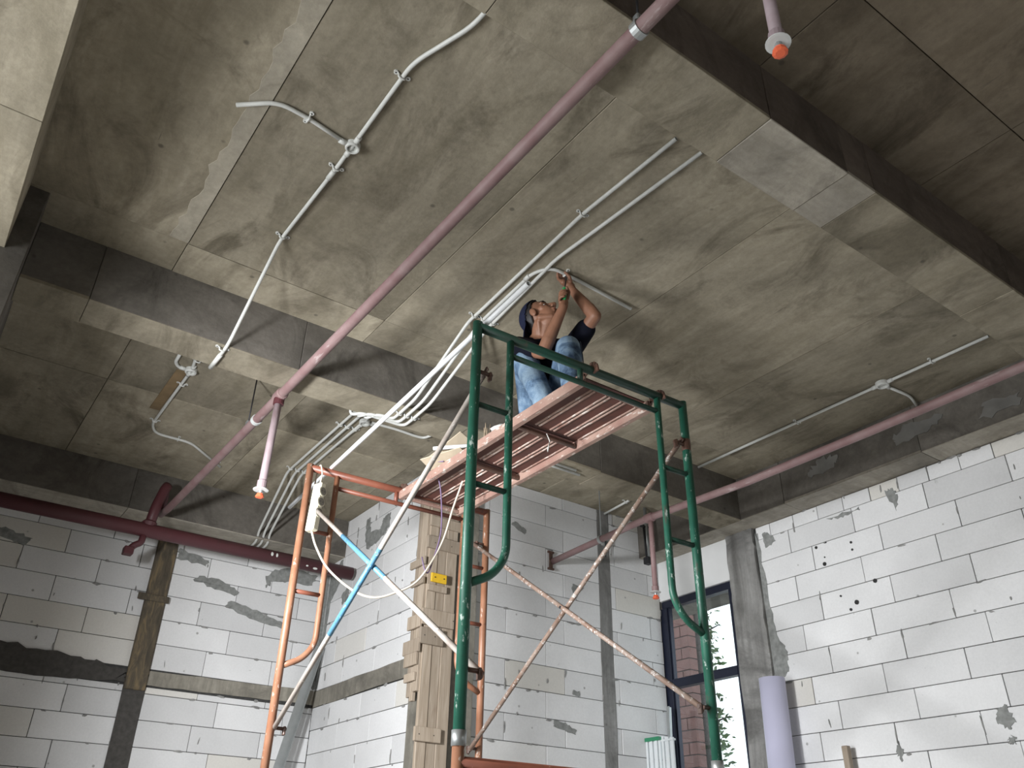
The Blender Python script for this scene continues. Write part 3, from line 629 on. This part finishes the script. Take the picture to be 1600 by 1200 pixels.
d1 = otube('drop_pipe', [(1.459, 4.64, 2.60), (1.45, 4.645, 2.0)], .0235, 'pipe_drop', mp, 14)
olathe('reducer', (1.45, 4.645, 2.045), (0, 0, -1), [(0, .0245), (.005, .029), (.05, .029), (.055, .02)], 'pipe_drop', mp, 14)
sprinkler(mp, (1.449, 4.645, 1.985), 1.15)
otube('hanger_rod', [(1.462, 5.23, 2.665), (1.462, 5.23, ZT)], .005, 'darksteel', mp, 6); clamp(mp, (1.461, 5.05, 2.632), (0, 1, 0), R1, 'disc'); obox('hanger_clip', (1.447, 5.21, 2.655), (1.477, 5.25, 2.70), 'steel', mp, .004)
clamp(mp, (1.461, 1.335, 2.632), (0, 1, 0), R1); obox('hanger_clip', (1.445, 1.32, 2.66), (1.477, 1.35, 2.705), 'steel', mp, .004); otube('hanger_rod', [(1.461, 1.335, 2.69), (1.461, 1.325, 3.0)], .005, 'darksteel', mp, 6)
hd = thing('header_pipe', 'thick maroon header pipe crossing in front of the back wall', 'pipe', (1.4, 7.05, 2.42))
otube('run', [(-1.5, 7.05, 2.405), (3.175, 7.05, 2.432)], .057, 'pipe_red', hd, 22, 0, True)
otube('riser', [(1.34, 7.05, 2.42), (1.355, 7.03, 2.62), (1.395, 7.04, 2.80), (1.41, 7.06, 2.835)], .042, 'pipe_red', hd, 14, .04)
otube('return_bend', [(1.405, 7.09, 2.83), (1.43, 7.16, 2.78), (1.44, 7.2, 2.634)], .033, 'pipe_red', hd, 14, .03)
olathe('branch_collar', (1.34, 7.05, 2.455), (0, 0, 1), [(0, .05), (.03, .062), (.05, .045)], 'pipe_red', hd, 14)
otube('drain_elbow', [(1.32, 7.05, 2.41), (1.315, 7.05, 2.31), (1.27, 7.06, 2.285), (1.235, 7.07, 2.23)], .027, 'pipe_red', hd, 12, .03)
obox('pipe_shoe', (1.20, 7.03, 2.20), (1.275, 7.11, 2.262), 'pipe_red', hd, .006)
for x, z, w_, h_ in ((2.385, 2.435, .012, .020), (2.43, 2.433, .010, .019), (2.80, 2.392, .022, .008), (2.90, 2.387, .03, .008), (2.72, 2.40, .012, .007)):
    bm = bmesh.new(); ellip_ = bmesh.ops.create_icosphere(bm, subdivisions=2, radius=1)
    for v in bm.verts: v.co = Vector((x+v.co.x*w_, 7.05-math.sqrt(max(.057**2-(z-2.428+v.co.z*h_)**2, 0))-.001+v.co.y*.003, z+v.co.z*h_))
    emit('paint_mark', bm, 'pvc', hd)
rp = thing('sprinkler_pipe', 'dusty red sprinkler pipe running along the right side to the middle wall', 'pipe', (4.39, 3.5, 2.41))
otube('run', [(4.40, -1.5, 2.43), (4.40, 1.5, 2.415), (4.392, 2.5, 2.402), (4.392, 3.42, 2.406), (4.385, 4.4, 2.442), (4.39, 5.585, 2.416)], .027, 'pipe', rp, 16)
obox('wall_flange', (4.352, 5.575, 2.335), (4.388, 5.592, 2.50), 'rust', rp, .003)
for q in (2.335, 2.485): obox('flange_bolt', (4.335, 5.57, q), (4.40, 5.59, q+.018), 'rust', rp, .003)
olathe('tee', (4.387, 4.32, 2.44), (0, 1, 0), [(0, .030), (.01, .036), (.08, .036), (.09, .030)], 'pipe', rp, 14)
otube('drop_pipe', [(4.387, 4.355, 2.42), (4.39, 4.36, 1.87)], .0205, 'pipe', rp, 12)
olathe('reducer', (4.39, 4.36, 1.905), (0, 0, -1), [(0, .021), (.005, .026), (.04, .026), (.045, .018)], 'pipe', rp, 12)
sprinkler(rp, (4.39, 4.36, 1.858), 1.0)
otube('hanger_rod', [(4.39, 4.94, 2.44), (4.39, 4.94, ZT)], .005, 'steel', rp, 6); clamp(rp, (4.388, 4.94, 2.432), (0, 1, 0), .027)
nd = thing('sprinkler_drop', 'grey sprinkler drop with a round white plate and orange cap under the dark near ceiling', 'sprinkler', (1.72, .975, 2.36))
otube('drop_pipe', [(1.755, .985, 3.0), (1.727, .978, 2.39)], .0215, 'pipe_drop', nd, 14)
olathe('reducer', (1.729, .978, 2.44), (-.04, -.01, -1), [(0, .0225), (.006, .0275), (.045, .0275), (.05, .02)], 'pipe_drop', nd, 14)
sprinkler(nd, (1.726, .977, 2.385), 1.05)

# ------------------------------------------------------------------ conduits
RC = .0105; CZ = ZT-.0125; CS = ZS-.0125
def clipper(parent, p, d):
    p, d = Vector(p), Vector(d).normalized(); s = d.cross(Vector((0, 0, 1))); s.normalize()
    c = otube('clip', [p-s*.030+Vector((0, 0, .009)), p-s*.0155+Vector((0, 0, .008)), p-s*.0145+Vector((0, 0, -.012)), p+s*.0145+Vector((0, 0, -.012)), p+s*.0155+Vector((0, 0, .008)), p+s*.030+Vector((0, 0, .009))], .0052, 'pvc', parent, 6, .008)
    for q in (-1, 1):
        e = p+s*q*.030; olathe('clip_ear', (e.x, e.y, e.z+.0125), (0, 0, -1), [(0, .0115), (.007, .0115)], 'pvc', c, 8); olathe('screw', (e.x, e.y, e.z+.006), (0, 0, -1), [(0, .004), (.002, .004)], 'darksteel', c, 6)
def conduit(lab, pts, clips=(), sock=(), r=RC, m='pvc', rad=.07, name='conduit', hollow=True):
    t = thing(name, lab, 'conduit', pts[0], 'ceiling conduits'); otube('tube', pts, r, m, t, 10, rad, hollow)
    for p, d in clips: clipper(t, p, d)
    for a, b in sock: otube('socket', [a, b], r+.0035, m, t, 10)
    return t
def jbox(parent, p, sp, r=.036):
    p = Vector(p); b = olathe('junction_box', (p.x, p.y, p.z+.012), (0, 0, -1), [(0, r), (.026, r), (.032, r*.9), (.032, r*.72), (.012, r*.70)], 'pvc', parent, 18)
    for d in sp:
        d = Vector(d).normalized(); otube('spigot', [p+d*(r*.9), p+d*(r+.035)], RC+.004, 'pvc', b, 8)
    olathe('box_hole', (p.x, p.y, p.z-.0005), (0, 0, -1), [(0, r*.30), (.003, r*.30)], 'darksteel', b, 8); return b
c1 = conduit('long grey white conduit running down the left half of the ceiling and over the beam', [(1.14, 1.45, CZ), (1.125, 1.93, CZ), (1.015, 2.24, CZ), (1.02, 3.01, CZ), (1.008, 3.70, CZ), (1.004, 4.33, CS), (1.003, 4.63, CS)],
             [((1.012, 2.33, CZ), (0, 1, 0)), ((1.019, 3.01, CZ), (0, 1, 0)), ((1.006, 3.66, CZ), (0, 1, 0)), ((.99, 4.36+.02, CS), (0, 1, 0))], [((1.02, 3.03, CZ), (1.018, 3.10, CZ)), ((1.004, 4.45, CS), (1.003, 4.63, CS))])
jbox(c1, (1.021, 2.83, CZ), [(0, 1, 0), (0, -1, 0), (-1, 0, 0)])
otube('branch', [(.98, 2.83, CZ), (.777, 2.795, CZ), (.629, 2.79, CZ), (.477, 2.91, CZ-.01)], RC, 'pvc', c1, 10, .06, True); clipper(c1, (.777, 2.797, CZ), (1, .1, 0))
c2 = conduit('conduit with a bend on the far left ceiling beyond the beam', [(1.0, 4.70, CZ), (1.02, 5.20, CZ), (1.048, 5.37, CZ), (1.056, 6.40, CZ), (1.12, 6.54, CZ), (1.402, 6.535, CZ), (1.75, 6.845, CZ)],
             [((1.045, 5.24, CZ), (0, 1, 0)), ((1.056, 5.63, CZ), (0, 1, 0)), ((1.056, 6.32, CZ), (0, 1, 0)), ((1.30, 6.535, CZ), (1, 0, 0)), ((1.70, 6.80, CZ), (1, 1, 0))])
jbox(c2, (1.048, 5.40, CZ), [(0, 1, 0), (0, -1, 0), (-1, 0, 0)], .04)
otube('hook_branch', [(1.01, 5.405, CZ), (.96, 5.40, CZ), (.925, 5.35, CZ), (.918, 5.20, CZ)], RC+.001, 'pvc', c2, 10, .05, True)
tag(obox('embedded_plank', (.965, 5.46, ZT-.006), (1.04, 6.15, ZT+.004), 'plank', None, .002), 'brown plank left in the far ceiling beside the bent conduit', 'plank')
bx = (2.265, 2.335, 2.405)
far = [(2.235, 2.255), (2.295, 2.318), (2.36, 2.378)]
labs = ['first of the three bundled conduits, nearest the red pipe, ending farthest up the ceiling', 'middle of the three bundled conduits, its bend held up by the worker', 'right of the three bundled conduits, its far end reaching highest toward the big beam']
heads = [[(2.233, 1.87, CZ), (2.212, 2.536, CZ), (2.268, 3.60, CZ)], [(2.98, 2.999, CZ-.012), (2.60, 2.985, CZ-.004), (2.36, 2.985, CZ), (2.30, 3.09, CZ), (2.33, 3.60, CZ)], [(2.393, 1.857, CZ), (2.327, 2.912, CZ-.005), (2.40, 3.60, CZ)]]
for k in range(3):
    xsf = (2.19, 2.245, 2.30)[k]; ye_ = (4.53, 4.555, 4.58)[k]; xh = (2.05, 2.0, 1.955)[k]
    path = heads[k]+[(bx[k]+.005, 3.72, CZ), (xsf+.005, 4.20, CS), (xsf+.02, 4.47, CS), (xsf+.02, ye_, CS), (xh+.05, ye_+.005, CS), (xh, 4.66, CS), (xh, 4.66, CZ), (far[k][0], 4.9, CZ), (far[k][0], 5.35, CZ), (far[k][1], 6.58, CZ), (2.33+.052*k, 7.30, ZS+.045), (2.36+.055*k, 7.42, ZS-.012), (2.37+.055*k, 7.62, ZS-.012)]
    cl = [((bx[k], 3.65, CZ), (.05, 1, 0)), ((xsf+.018, 4.44, CS), (0, 1, 0)), ((far[k][1]-.004, 6.5, CZ), (0, 1, 0)), ((far[k][0]+.003, 5.5, CZ), (0, 1, 0))]
    if k == 0: cl.append(((2.214, 2.536, CZ), (0, 1, 0)))
    conduit(labs[k], path, cl, [((2.298, 3.12, CZ), (2.303, 3.17, CZ))] if k == 1 else (), RC, 'pvc', .075)
hk = conduit('short hooked conduit with a junction box beyond the beam, behind the long white tube', [(2.42, 5.32, CZ), (2.626, 5.30, CZ), (2.80, 5.31, CZ), (2.872, 5.30, CZ), (2.895, 5.22, CZ)], (), (), RC, 'pvc', .06)
jbox(hk, (2.37, 5.345, CZ), [(1, 0, 0), (0, 1, 0)], .042)
otube('stub', [(2.37, 5.38, CZ), (2.365, 5.6, CZ), (2.37, 5.9, CZ)], RC, 'pvc', hk, 8)
rc = conduit('pale conduit with a round box on the right of the ceiling beside the red pipe', [(5.00, 1.867, CZ), (4.995, 2.62, CZ), (4.99, 3.34, CZ), (4.99, 4.35, CZ)], [((4.992, 3.34, CZ), (0, 1, 0)), ((4.995, 2.25, CZ), (0, 1, 0))])
jbox(rc, (4.996, 2.62, CZ), [(0, 1, 0), (0, -1, 0), (1, 0, 0)], .045)
otube('branch', [(5.04, 2.62, CZ), (5.30, 2.60, CZ), (5.45, 2.64, CZ-.02)], RC, 'pvc', rc, 8, .05)
for x0, x1, y, nth in ((3.15, 3.775, 4.462, 'lower'), (3.1, 3.70, 4.415, 'upper')):
    conduit('%s of the two short conduits showing past the right edge of the platform' % nth, [(x0, y, CS), (x1, y, CS)], ())
conduit('short conduit stub on the ceiling above the middle wall', [(5.02, 5.585, CZ-.02), (5.015, 5.235, CZ)], (((5.015, 5.28, CZ), (0, 1, 0)),))
wp_a, wp_b = Vector((1.628, 2.215, 2.112)), Vector((1.812, 5.13, 2.122))
t = thing('loose_conduit', 'bright new white tube lying loose across the tops of both scaffold frames', 'conduit', wp_a); otube('tube', [wp_a, wp_b], .0125, 'pvc_new', t, 14, 0, True)
wh = thing('wall_bracket', 'dark steel hanger bracket beside the right red pipe at the top of the middle wall', 'bracket', (5.24, 5.3, 2.5))
otube('rod', [(5.27, 5.3, ZT), (5.275, 5.3, 2.56)], .016, 'steel', wh, 8); otube('rod', [(5.24, 5.3, 2.87), (5.255, 5.3, 2.56)], .010, 'darksteel', wh, 6); obox('foot', (5.235, 5.27, 2.50), (5.30, 5.33, 2.565), 'darksteel', wh, .006); otube('arm', [(5.20, 5.3, 2.85), (5.30, 5.3, 2.862)], .009, 'darksteel', wh, 6)
ob = thing('outlet_box', 'battered conduit outlet on top of the concrete stiffener of the middle wall', 'outlet', (5.0, 5.58, 2.75))
obox('box', (4.975, 5.565, 2.70), (5.06, 5.607, 2.80), 'mortar', ob, .006); otube('wire', [(5.0, 5.57, 2.78), (4.985, 5.55, 2.70), (4.99, 5.56, 2.58)], .005, 'darksteel', ob, 5, .02)

# ------------------------------------------------------------------ things standing along the walls
rl = thing('sheet_roll', 'tall pale lilac roll of sheet standing against the right wall by the concrete jamb', 'roll', (5.5, 4.31, -H))
bm = bmesh.new(); n = 40; prev = None
for k in range(n*2+1):
    a = k/n*2*math.pi; r = .100-.004*k/n
    row = [bm.verts.new((5.52+.0+r*math.cos(a)-(z-1.38)*-.02, 4.305+r*math.sin(a)+(1.38-z)*.012, z)) for z in (-H, 1.385)]
    if prev: f = bm.faces.new((prev[0], row[0], row[1], prev[1])); f.smooth = True
    prev = row
ro = emit('sheet', bm, 'roll', rl); md = ro.modifiers.new('thick', 'SOLIDIFY'); md.thickness = .0025
tag(obox('timber_stick', (5.58, 3.795, -H), (5.625, 3.84, .865), 'wood', None, .004), 'thin timber stick standing against the right wall at the picture bottom', 'stick')
pf = thing('steel_profile', 'grey galvanised channel leaning beside the left jamb of the window', 'profile', (5.45, 5.55, -H))
for dx, dy in ((0, 0), (.0, .0)): pass
bm = bmesh.new(); beam_between(bm, (5.54, 5.575, -H), (5.60, 5.50, 1.34), .055, .004, (0, 1, 0), 0); beam_between(bm, (5.515, 5.56, -H), (5.575, 5.485, 1.34), .004, .03, (0, 1, 0), 0); emit('channel', bm, 'steel', pf)
lp = thing('steel_profile', 'grey galvanised channel leaning in the inner corner behind the orange left post', 'profile', (2.6, 7.4, -H))
bm = bmesh.new(); beam_between(bm, (2.37, 7.30, -H), (3.165, 7.56, 1.86), .075, .004, (0, 1, 0), 0); beam_between(bm, (2.405, 7.27, -H), (3.20, 7.53, 1.85), .004, .04, (0, 1, 0), 0); emit('channel', bm, 'steel', lp)
for nth, xx, yy, n_, lab in (('a', 5.40, 5.50, 6, 'left bundle of white slats with a green band, standing by the window'), ('b', 5.40, 5.31, 5, 'right bundle of white slats standing in front of the window')):
    sb = thing('slat_bundle', lab, 'slats', (xx, yy, -H))
    for q in range(n_): obox('slat', (xx-.012+(q % 2)*.01, yy+.075-q*.028, -H), (xx+.004+(q % 2)*.01, yy+.097-q*.028, 1.07-.004*q), 'slat', sb, .002)
    obox('band', (xx-.018, yy+.100-n_*.028, 1.045 if nth == 'a' else 1.03), (xx+.02, yy+.102, 1.075 if nth == 'a' else 1.045), 'greenband' if nth == 'a' else 'slat', sb, .002)

fl = thing('floodlight', 'work floodlight on a thin stand, left of the picture', 'lamp', (LAMP[0]-.1, LAMP[1]-.08, -H))
otube('pole', [(LAMP[0]-.16, LAMP[1]-.13, -H), (LAMP[0]-.16, LAMP[1]-.13, LAMP[2])], .014, 'darksteel', fl, 8)
bm = bmesh.new(); beam_between(bm, Vector(LAMP)+Vector((-.13, -.105, 0)), Vector(LAMP)+Vector((-.19, -.15, 0)), .26, .2, (0, 0, 1), .008); emit('housing', bm, 'darksteel', fl)
# ------------------------------------------------------------------ the worker
def capsule(bm, a, b, ra, rb, seg=14):
    a, b = Vector(a), Vector(b); d = b-a; L = d.length; z = d.normalized() if L > 1e-6 else Vector((0, 0, 1)); x = z.orthogonal().normalized(); y = z.cross(x); rings = []
    prof = [(a-z*ra*math.cos(t), ra*math.sin(t)) for t in (.35, .8, 1.25)]+[(a, ra)]+[(b, rb)]+[(b+z*rb*math.cos(t), rb*math.sin(t)) for t in (1.25, .8, .35)]
    for p, r in prof: rings.append([bm.verts.new(p+(x*math.cos(2*math.pi*k/seg)+y*math.sin(2*math.pi*k/seg))*r) for k in range(seg)])
    for i in range(len(rings)-1):
        for k in range(seg): bm.faces.new((rings[i][k], rings[i][(k+1) % seg], rings[i+1][(k+1) % seg], rings[i+1][k]))
    bm.faces.new(rings[0][::-1]); bm.faces.new(rings[-1])
def ellip(bm, c, ax, r, sub=3):
    res = bmesh.ops.create_icosphere(bm, subdivisions=sub, radius=1); c = Vector(c)
    for v in res['verts']: v.co = c+ax[0]*v.co.x*r[0]+ax[1]*v.co.y*r[1]+ax[2]*v.co.z*r[2]
def fuse(name, bm, voxel, m, parent, smooth=4):
    bmesh.ops.recalc_face_normals(bm, faces=bm.faces); me = D.meshes.new('raw'); bm.to_mesh(me); bm.free(); o = D.objects.new('raw', me); COL.objects.link(o)
    r = o.modifiers.new('r', 'REMESH'); r.mode = 'VOXEL'; r.voxel_size = voxel; s = o.modifiers.new('s', 'SMOOTH'); s.iterations = smooth; s.factor = .5
    dg = bpy.context.evaluated_depsgraph_get(); out = D.meshes.new_from_object(o.evaluated_get(dg)); D.objects.remove(o); D.meshes.remove(me)
    out.name = name; out.materials.clear(); out.materials.append(M[m]); off = wloc(parent); out.transform(Matrix.Translation(-off))
    for p in out.polygons: p.use_smooth = True
    return link(name, out, parent)
V = Vector
AX = (V((1, 0, 0)), V((0, 1, 0)), V((0, 0, 1)))
HF = V((.20, -.72, .66)).normalized(); HU = (V((-.02, .0, 1))-HF*HF.dot(V((-.02, .0, 1)))).normalized(); HS = HF.cross(HU)   # face, crown, his right
HC = V((2.415, 3.165, 2.815))
hf = lambda f, u, s: HC+HF*f+HU*u+HS*s
J = dict(neck=V((2.455, 3.215, 2.66)), chest=V((2.49, 3.27, 2.52)), waist=V((2.555, 3.345, 2.30)), pelvis=V((2.585, 3.375, 2.205)),
         shL=V((2.595, 3.115, 2.635)), elL=V((2.563, 2.862, 2.715)), wrL=V((2.503, 2.972, 2.925)),
         shR=V((2.335, 3.275, 2.63)), elR=V((2.345, 3.055, 2.485)), wrR=V((2.388, 2.925, 2.735)),
         hipL=V((2.60, 3.29, 2.19)), knL=V((2.452, 2.968, 2.515)), anL=V((2.335, 2.80, 2.165)),
         hipR=V((2.555, 3.385, 2.19)), knR=V((2.345, 3.215, 2.505)), anR=V((2.345, 3.035, 2.165)))
wk = thing('person', 'man in navy cap, dark t-shirt and jeans sitting on the platform, screwing at the ceiling', 'person', (2.48, 3.2, 2.083))
bm = bmesh.new()
ellip(bm, hf(-.012, .032, 0), (HS, HF, HU), (.073, .093, .088)); ellip(bm, hf(.018, -.042, 0), (HS, HF, HU), (.056, .070, .074)); ellip(bm, hf(.046, -.100, 0), (HS, HF, HU), (.026, .026, .022))
for q in (-1, 1):
    capsule(bm, hf(-.005, -.055, .052*q), hf(.04, -.098, .022*q), .020, .016); ellip(bm, hf(-.005, -.005, .076*q), (HS, (HF+HU*.25).normalized(), HU), (.010, .021, .033)); capsule(bm, hf(.045, -.012, .042*q), hf(.062, -.02, .03*q), .020, .016)
    capsule(bm, hf(.078, .020, .012*q), hf(.066, .022, .045*q), .009, .008)
capsule(bm, hf(.085, .012, 0), hf(.106, -.026, 0), .008, .013)
for q in (-1, 1): ellip(bm, hf(.096, -.030, .011*q), (HS, HF, HU), (.009, .011, .009), 2)
capsule(bm, hf(.082, -.060, -.018), hf(.082, -.060, .018), .009, .009); capsule(bm, hf(.077, -.073, -.016), hf(.077, -.073, .016), .009, .009)
capsule(bm, hf(-.035, -.045, 0), J['neck']-V((0, 0, .02)), .052, .058); capsule(bm, hf(.0, -.075, 0), J['neck']+V((-.02, -.03, -.02)), .036, .03)
for q in (-1, 1): capsule(bm, hf(-.03, -.06, .045*q), J['neck']+V((-.02, -.035, -.035)), .014, .013)
capsule(bm, J['neck'], J['chest'], .085, .115); capsule(bm, J['shL'], J['shR'], .052, .052); capsule(bm, J['chest'], J['waist'], .12, .105); capsule(bm, J['waist'], J['pelvis'], .11, .12)
for s in 'LR':
    sh_, el, wr_ = J['sh'+s], J['el'+s], J['wr'+s]
    capsule(bm, sh_, el, .046, .036); m1 = el+(wr_-el)*.28; capsule(bm, el, m1, .036, .039); capsule(bm, m1, wr_, .038, .025)
    hp, kn, an = J['hip'+s], J['kn'+s], J['an'+s]
    capsule(bm, hp, kn, .078, .052); m2 = kn+(an-kn)*.3; capsule(bm, kn, m2, .050, .052); capsule(bm, m2, an, .051, .036); toe = an+V((-.035, -.075, -.042)); capsule(bm, an+V((.0, 0, -.03)), toe, .036, .03)
# right hand: fist round the screwdriver
sa, sb_ = V((2.376, 2.905, 2.765)), V((2.404, 2.928, 2.865)); sx = (sb_-sa).normalized()
pn = (J['wrR']-(sa+sx*.01)); pn = (pn-sx*pn.dot(sx)); pn = V((.55, .8, 0)); pn = (pn-sx*pn.dot(sx)).normalized(); pt = sx.cross(pn)
pc = sa+sx*.035+pn*.030
capsule(bm, J['wrR'], pc-sx*.012, .025, .028); capsule(bm, pc-sx*.030, pc+sx*.034, .022, .023)
for k, (L, r) in enumerate(((.92, .0085), (1., .009), (1.06, .0092), (.98, .0088))):
    o_ = sa+sx*(.004+.0195*k); pr_ = None
    for j in range(7):
        a = -.35+j*.62*L; p = o_+pn*math.cos(a)*.0245+pt*math.sin(a)*.0245
        if pr_ is not None: capsule(bm, pr_, p, r, r*.97, 8)
        pr_ = p
t0 = pc+sx*.03-pt*.018; t1 = sa+sx*.078-pt*.024-pn*.004; t2 = sa+sx*.098-pt*.010-pn*.020; capsule(bm, t0, t1, .013, .0105, 8); capsule(bm, t1, t2, .0105, .009, 8)
# left hand: fingers up beside the conduit, thumb on the near side
hc = V((2.478, 2.99, 2.982)); capsule(bm, J['wrL'], hc+V((.012, 0, -.012)), .025, .024); capsule(bm, hc+V((-.026, .008, 0)), hc+V((.030, .004, -.004)), .020, .022)
for k, (dx, L) in enumerate(((-.040, .92), (-.020, 1.05), (0., 1.1), (.020, 1.))):
    p0 = hc+V((dx, .014, .006)); p1 = hc+V((dx-.006, .030, .030*L)); p2 = hc+V((dx-.013, .027, .048)); p3 = hc+V((dx-.022, .013, .056)); capsule(bm, p0, p1, .0105, .0095, 8); capsule(bm, p1, p2, .0095, .009, 8); capsule(bm, p2, p3, .009, .008, 8)
q0 = hc+V((.012, -.014, -.002)); q1 = hc+V((-.016, -.034, .020)); q2 = hc+V((-.040, -.026, .044)); capsule(bm, q0, q1, .013, .011, 8); capsule(bm, q1, q2, .011, .009, 8)
fuse('body', bm, .0042, 'skin', wk, 3)
# face details
for q in (-1, 1):
    bm = bmesh.new(); ellip(bm, hf(.068, .002, .031*q), (HS, HF, HU), (.010, .006, .0045), 2); e = emit('eye', bm, 'eye', wk, True)
    bm = bmesh.new(); ellip(bm, hf(.0755, .004, .031*q), (HS, HF, HU), (.005, .002, .005), 2); emit('iris', bm, 'black', e, True)
    bm = bmesh.new(); tube(bm, [hf(.083, .026, .014*q), hf(.081, .031, .032*q), hf(.066, .027, .05*q)], .005, 6); emit('eyebrow', bm, 'hair', wk)
bm = bmesh.new(); capsule(bm, hf(.0885, -.0665, -.019), hf(.0885, -.0665, .019), .0035, .0035, 8); emit('mouth', bm, 'lip', wk)
# cap: shell over the crown with a bill turned to the nape, hair showing below it
def shell(r, cut, dirv, c0, thick, name, m, sub=4):
    bm = bmesh.new(); ellip(bm, c0, (HS, HF, HU), r, sub); dv = [f for f in bm.faces if (f.calc_center_median()-c0).dot(dirv) < cut]; bmesh.ops.delete(bm, geom=dv, context='FACES')
    o = emit(name, bm, m, wk, True); s = o.modifiers.new('t', 'SOLIDIFY'); s.thickness = thick; s.offset = 1; return o
cc = hf(-.014, .034, 0)
shell((.0765, .098, .093), -.018, (HU*.62-HF*.78).normalized(), cc, .004, 'hair', 'hair'); cp = shell((.083, .104, .101), .012, (HU*.80-HF*.60).normalized(), cc, .005, 'cap', 'capcloth')
bm = bmesh.new(); g = []
for i in range(9):
    a = -1.05+2.1*i/8; g.append([bm.verts.new(cc+(-HF*math.cos(a)*(.100+.062*j*math.cos(a*.8))+HS*math.sin(a)*(.080+.02*j)-HU*(.036+.045*j-.02*math.sin(a)**2))) for j in (0, .5, 1)])
for i in range(8):
    for j in range(2): bm.faces.new((g[i][j], g[i+1][j], g[i+1][j+1], g[i][j+1]))
bl = emit('cap_bill', bm, 'capcloth', wk, True); s = bl.modifiers.new('t', 'SOLIDIFY'); s.thickness = .005
bm = bmesh.new(); ellip(bm, cc+HU*.102, (HS, HF, HU), (.008, .008, .005), 2); emit('cap_button', bm, 'capcloth', cp, True)
# shirt
bm = bmesh.new()
capsule(bm, J['neck']-V((0, 0, .055)), J['chest'], .098, .132); capsule(bm, J['shL']-V((0, 0, .004)), J['shR']-V((0, 0, .004)), .066, .066); capsule(bm, J['chest'], J['waist'], .138, .13); capsule(bm, J['waist'], J['pelvis']+V((.01, .01, .02)), .135, .142)
for s, fr in (('L', .62), ('R', .62)):
    e = J['sh'+s]+(J['el'+s]-J['sh'+s])*fr; capsule(bm, J['sh'+s], e, .066, .058)
rg = random.Random(11)
for k in range(14):
    a = rg.uniform(0, 6.28); p = J['chest'].lerp(J['pelvis'], rg.random()); d = V((math.cos(a), math.sin(a), rg.uniform(-.4, .4)))*.125; capsule(bm, p+d, p+d*.9+V((-math.sin(a)*.08, math.cos(a)*.08, -.06)), .014, .008, 8)
fuse('t_shirt', bm, .0075, 'shirt', wk, 5)
# jeans
bm = bmesh.new(); capsule(bm, J['hipL'], J['hipR'], .104, .104); capsule(bm, J['pelvis'], J['waist']-V((0, 0, .03)), .125, .118)
for s in 'LR':
    hp, kn, an = J['hip'+s], J['kn'+s], J['an'+s]
    capsule(bm, hp, kn, .090, .068); capsule(bm, kn, kn+(an-kn)*.35, .069, .070); capsule(bm, kn+(an-kn)*.35, an+(an-kn)*.10, .068, .057)
    capsule(bm, hp+V((-.0, -.0, -.01)), kn+V((.03, .05, -.05)), .085, .05)
    for k in range(9):                                   # folds at the knee and down the shin
        t_ = (k+.5)/9; p = kn+(an-kn)*t_; a = rg.uniform(0, 6.28); d = V((math.cos(a), math.sin(a), 0))*.060; capsule(bm, p+d, p+V((math.cos(a+1.3), math.sin(a+1.3), 0))*.062+V((0, 0, rg.uniform(-.05, .02))), .012, .009, 8)
jn = fuse('jeans', bm, .0075, 'denim', wk, 4)
for s, off in (('L', V((.045, -.052, 0))), ('R', V((.03, -.062, 0)))):
    kn, an = J['kn'+s], J['an'+s]; otube('seam', [kn+off*1.0+V((0, 0, .03)), kn.lerp(an, .35)+off*1.05, kn.lerp(an, .7)+off*.98, an+off*.85], .0035, 'seam', jn, 5)
for s in 'LR':
    an = J['an'+s]; bm = bmesh.new(); capsule(bm, an+V((.06, .09, -.046)), an+V((-.01, -.03, -.046)), .034, .035); capsule(bm, an+V((-.01, -.03, -.046)), an+V((-.045, -.085, -.050)), .035, .028); capsule(bm, an+V((0, 0, -.03)), an+V((0, 0, .0)), .040, .040)
    fuse('shoe', bm, .006, 'shoe', wk, 3)
sd_ = thing('screwdriver', 'screwdriver with a green handle held up to the ceiling in the man right hand', 'screwdriver', sa)
olathe('handle', sa+sx*.012, sx, [(0, .008), (.006, .013), (.05, .0145), (.085, .0125), (.10, .0145), (.112, .009)], 'toolgreen', sd_, 10)
otube('shaft', [sa+sx*.12, (2.462, 2.985, 3.022)], .0038, 'darksteel', sd_, 8)
ck = thing('conduit_clip', 'white clip on the held conduit, being screwed to the ceiling', 'clip', (2.463, 2.987, CZ)); clipper(ck, (2.455, 2.986, CZ), (1, 0, 0))

# ------------------------------------------------------------------ lift everything so that the floor is at zero
for o in list(SC.objects):
    if o.parent is None and o.type in ('MESH', 'EMPTY'): o.location.z += H
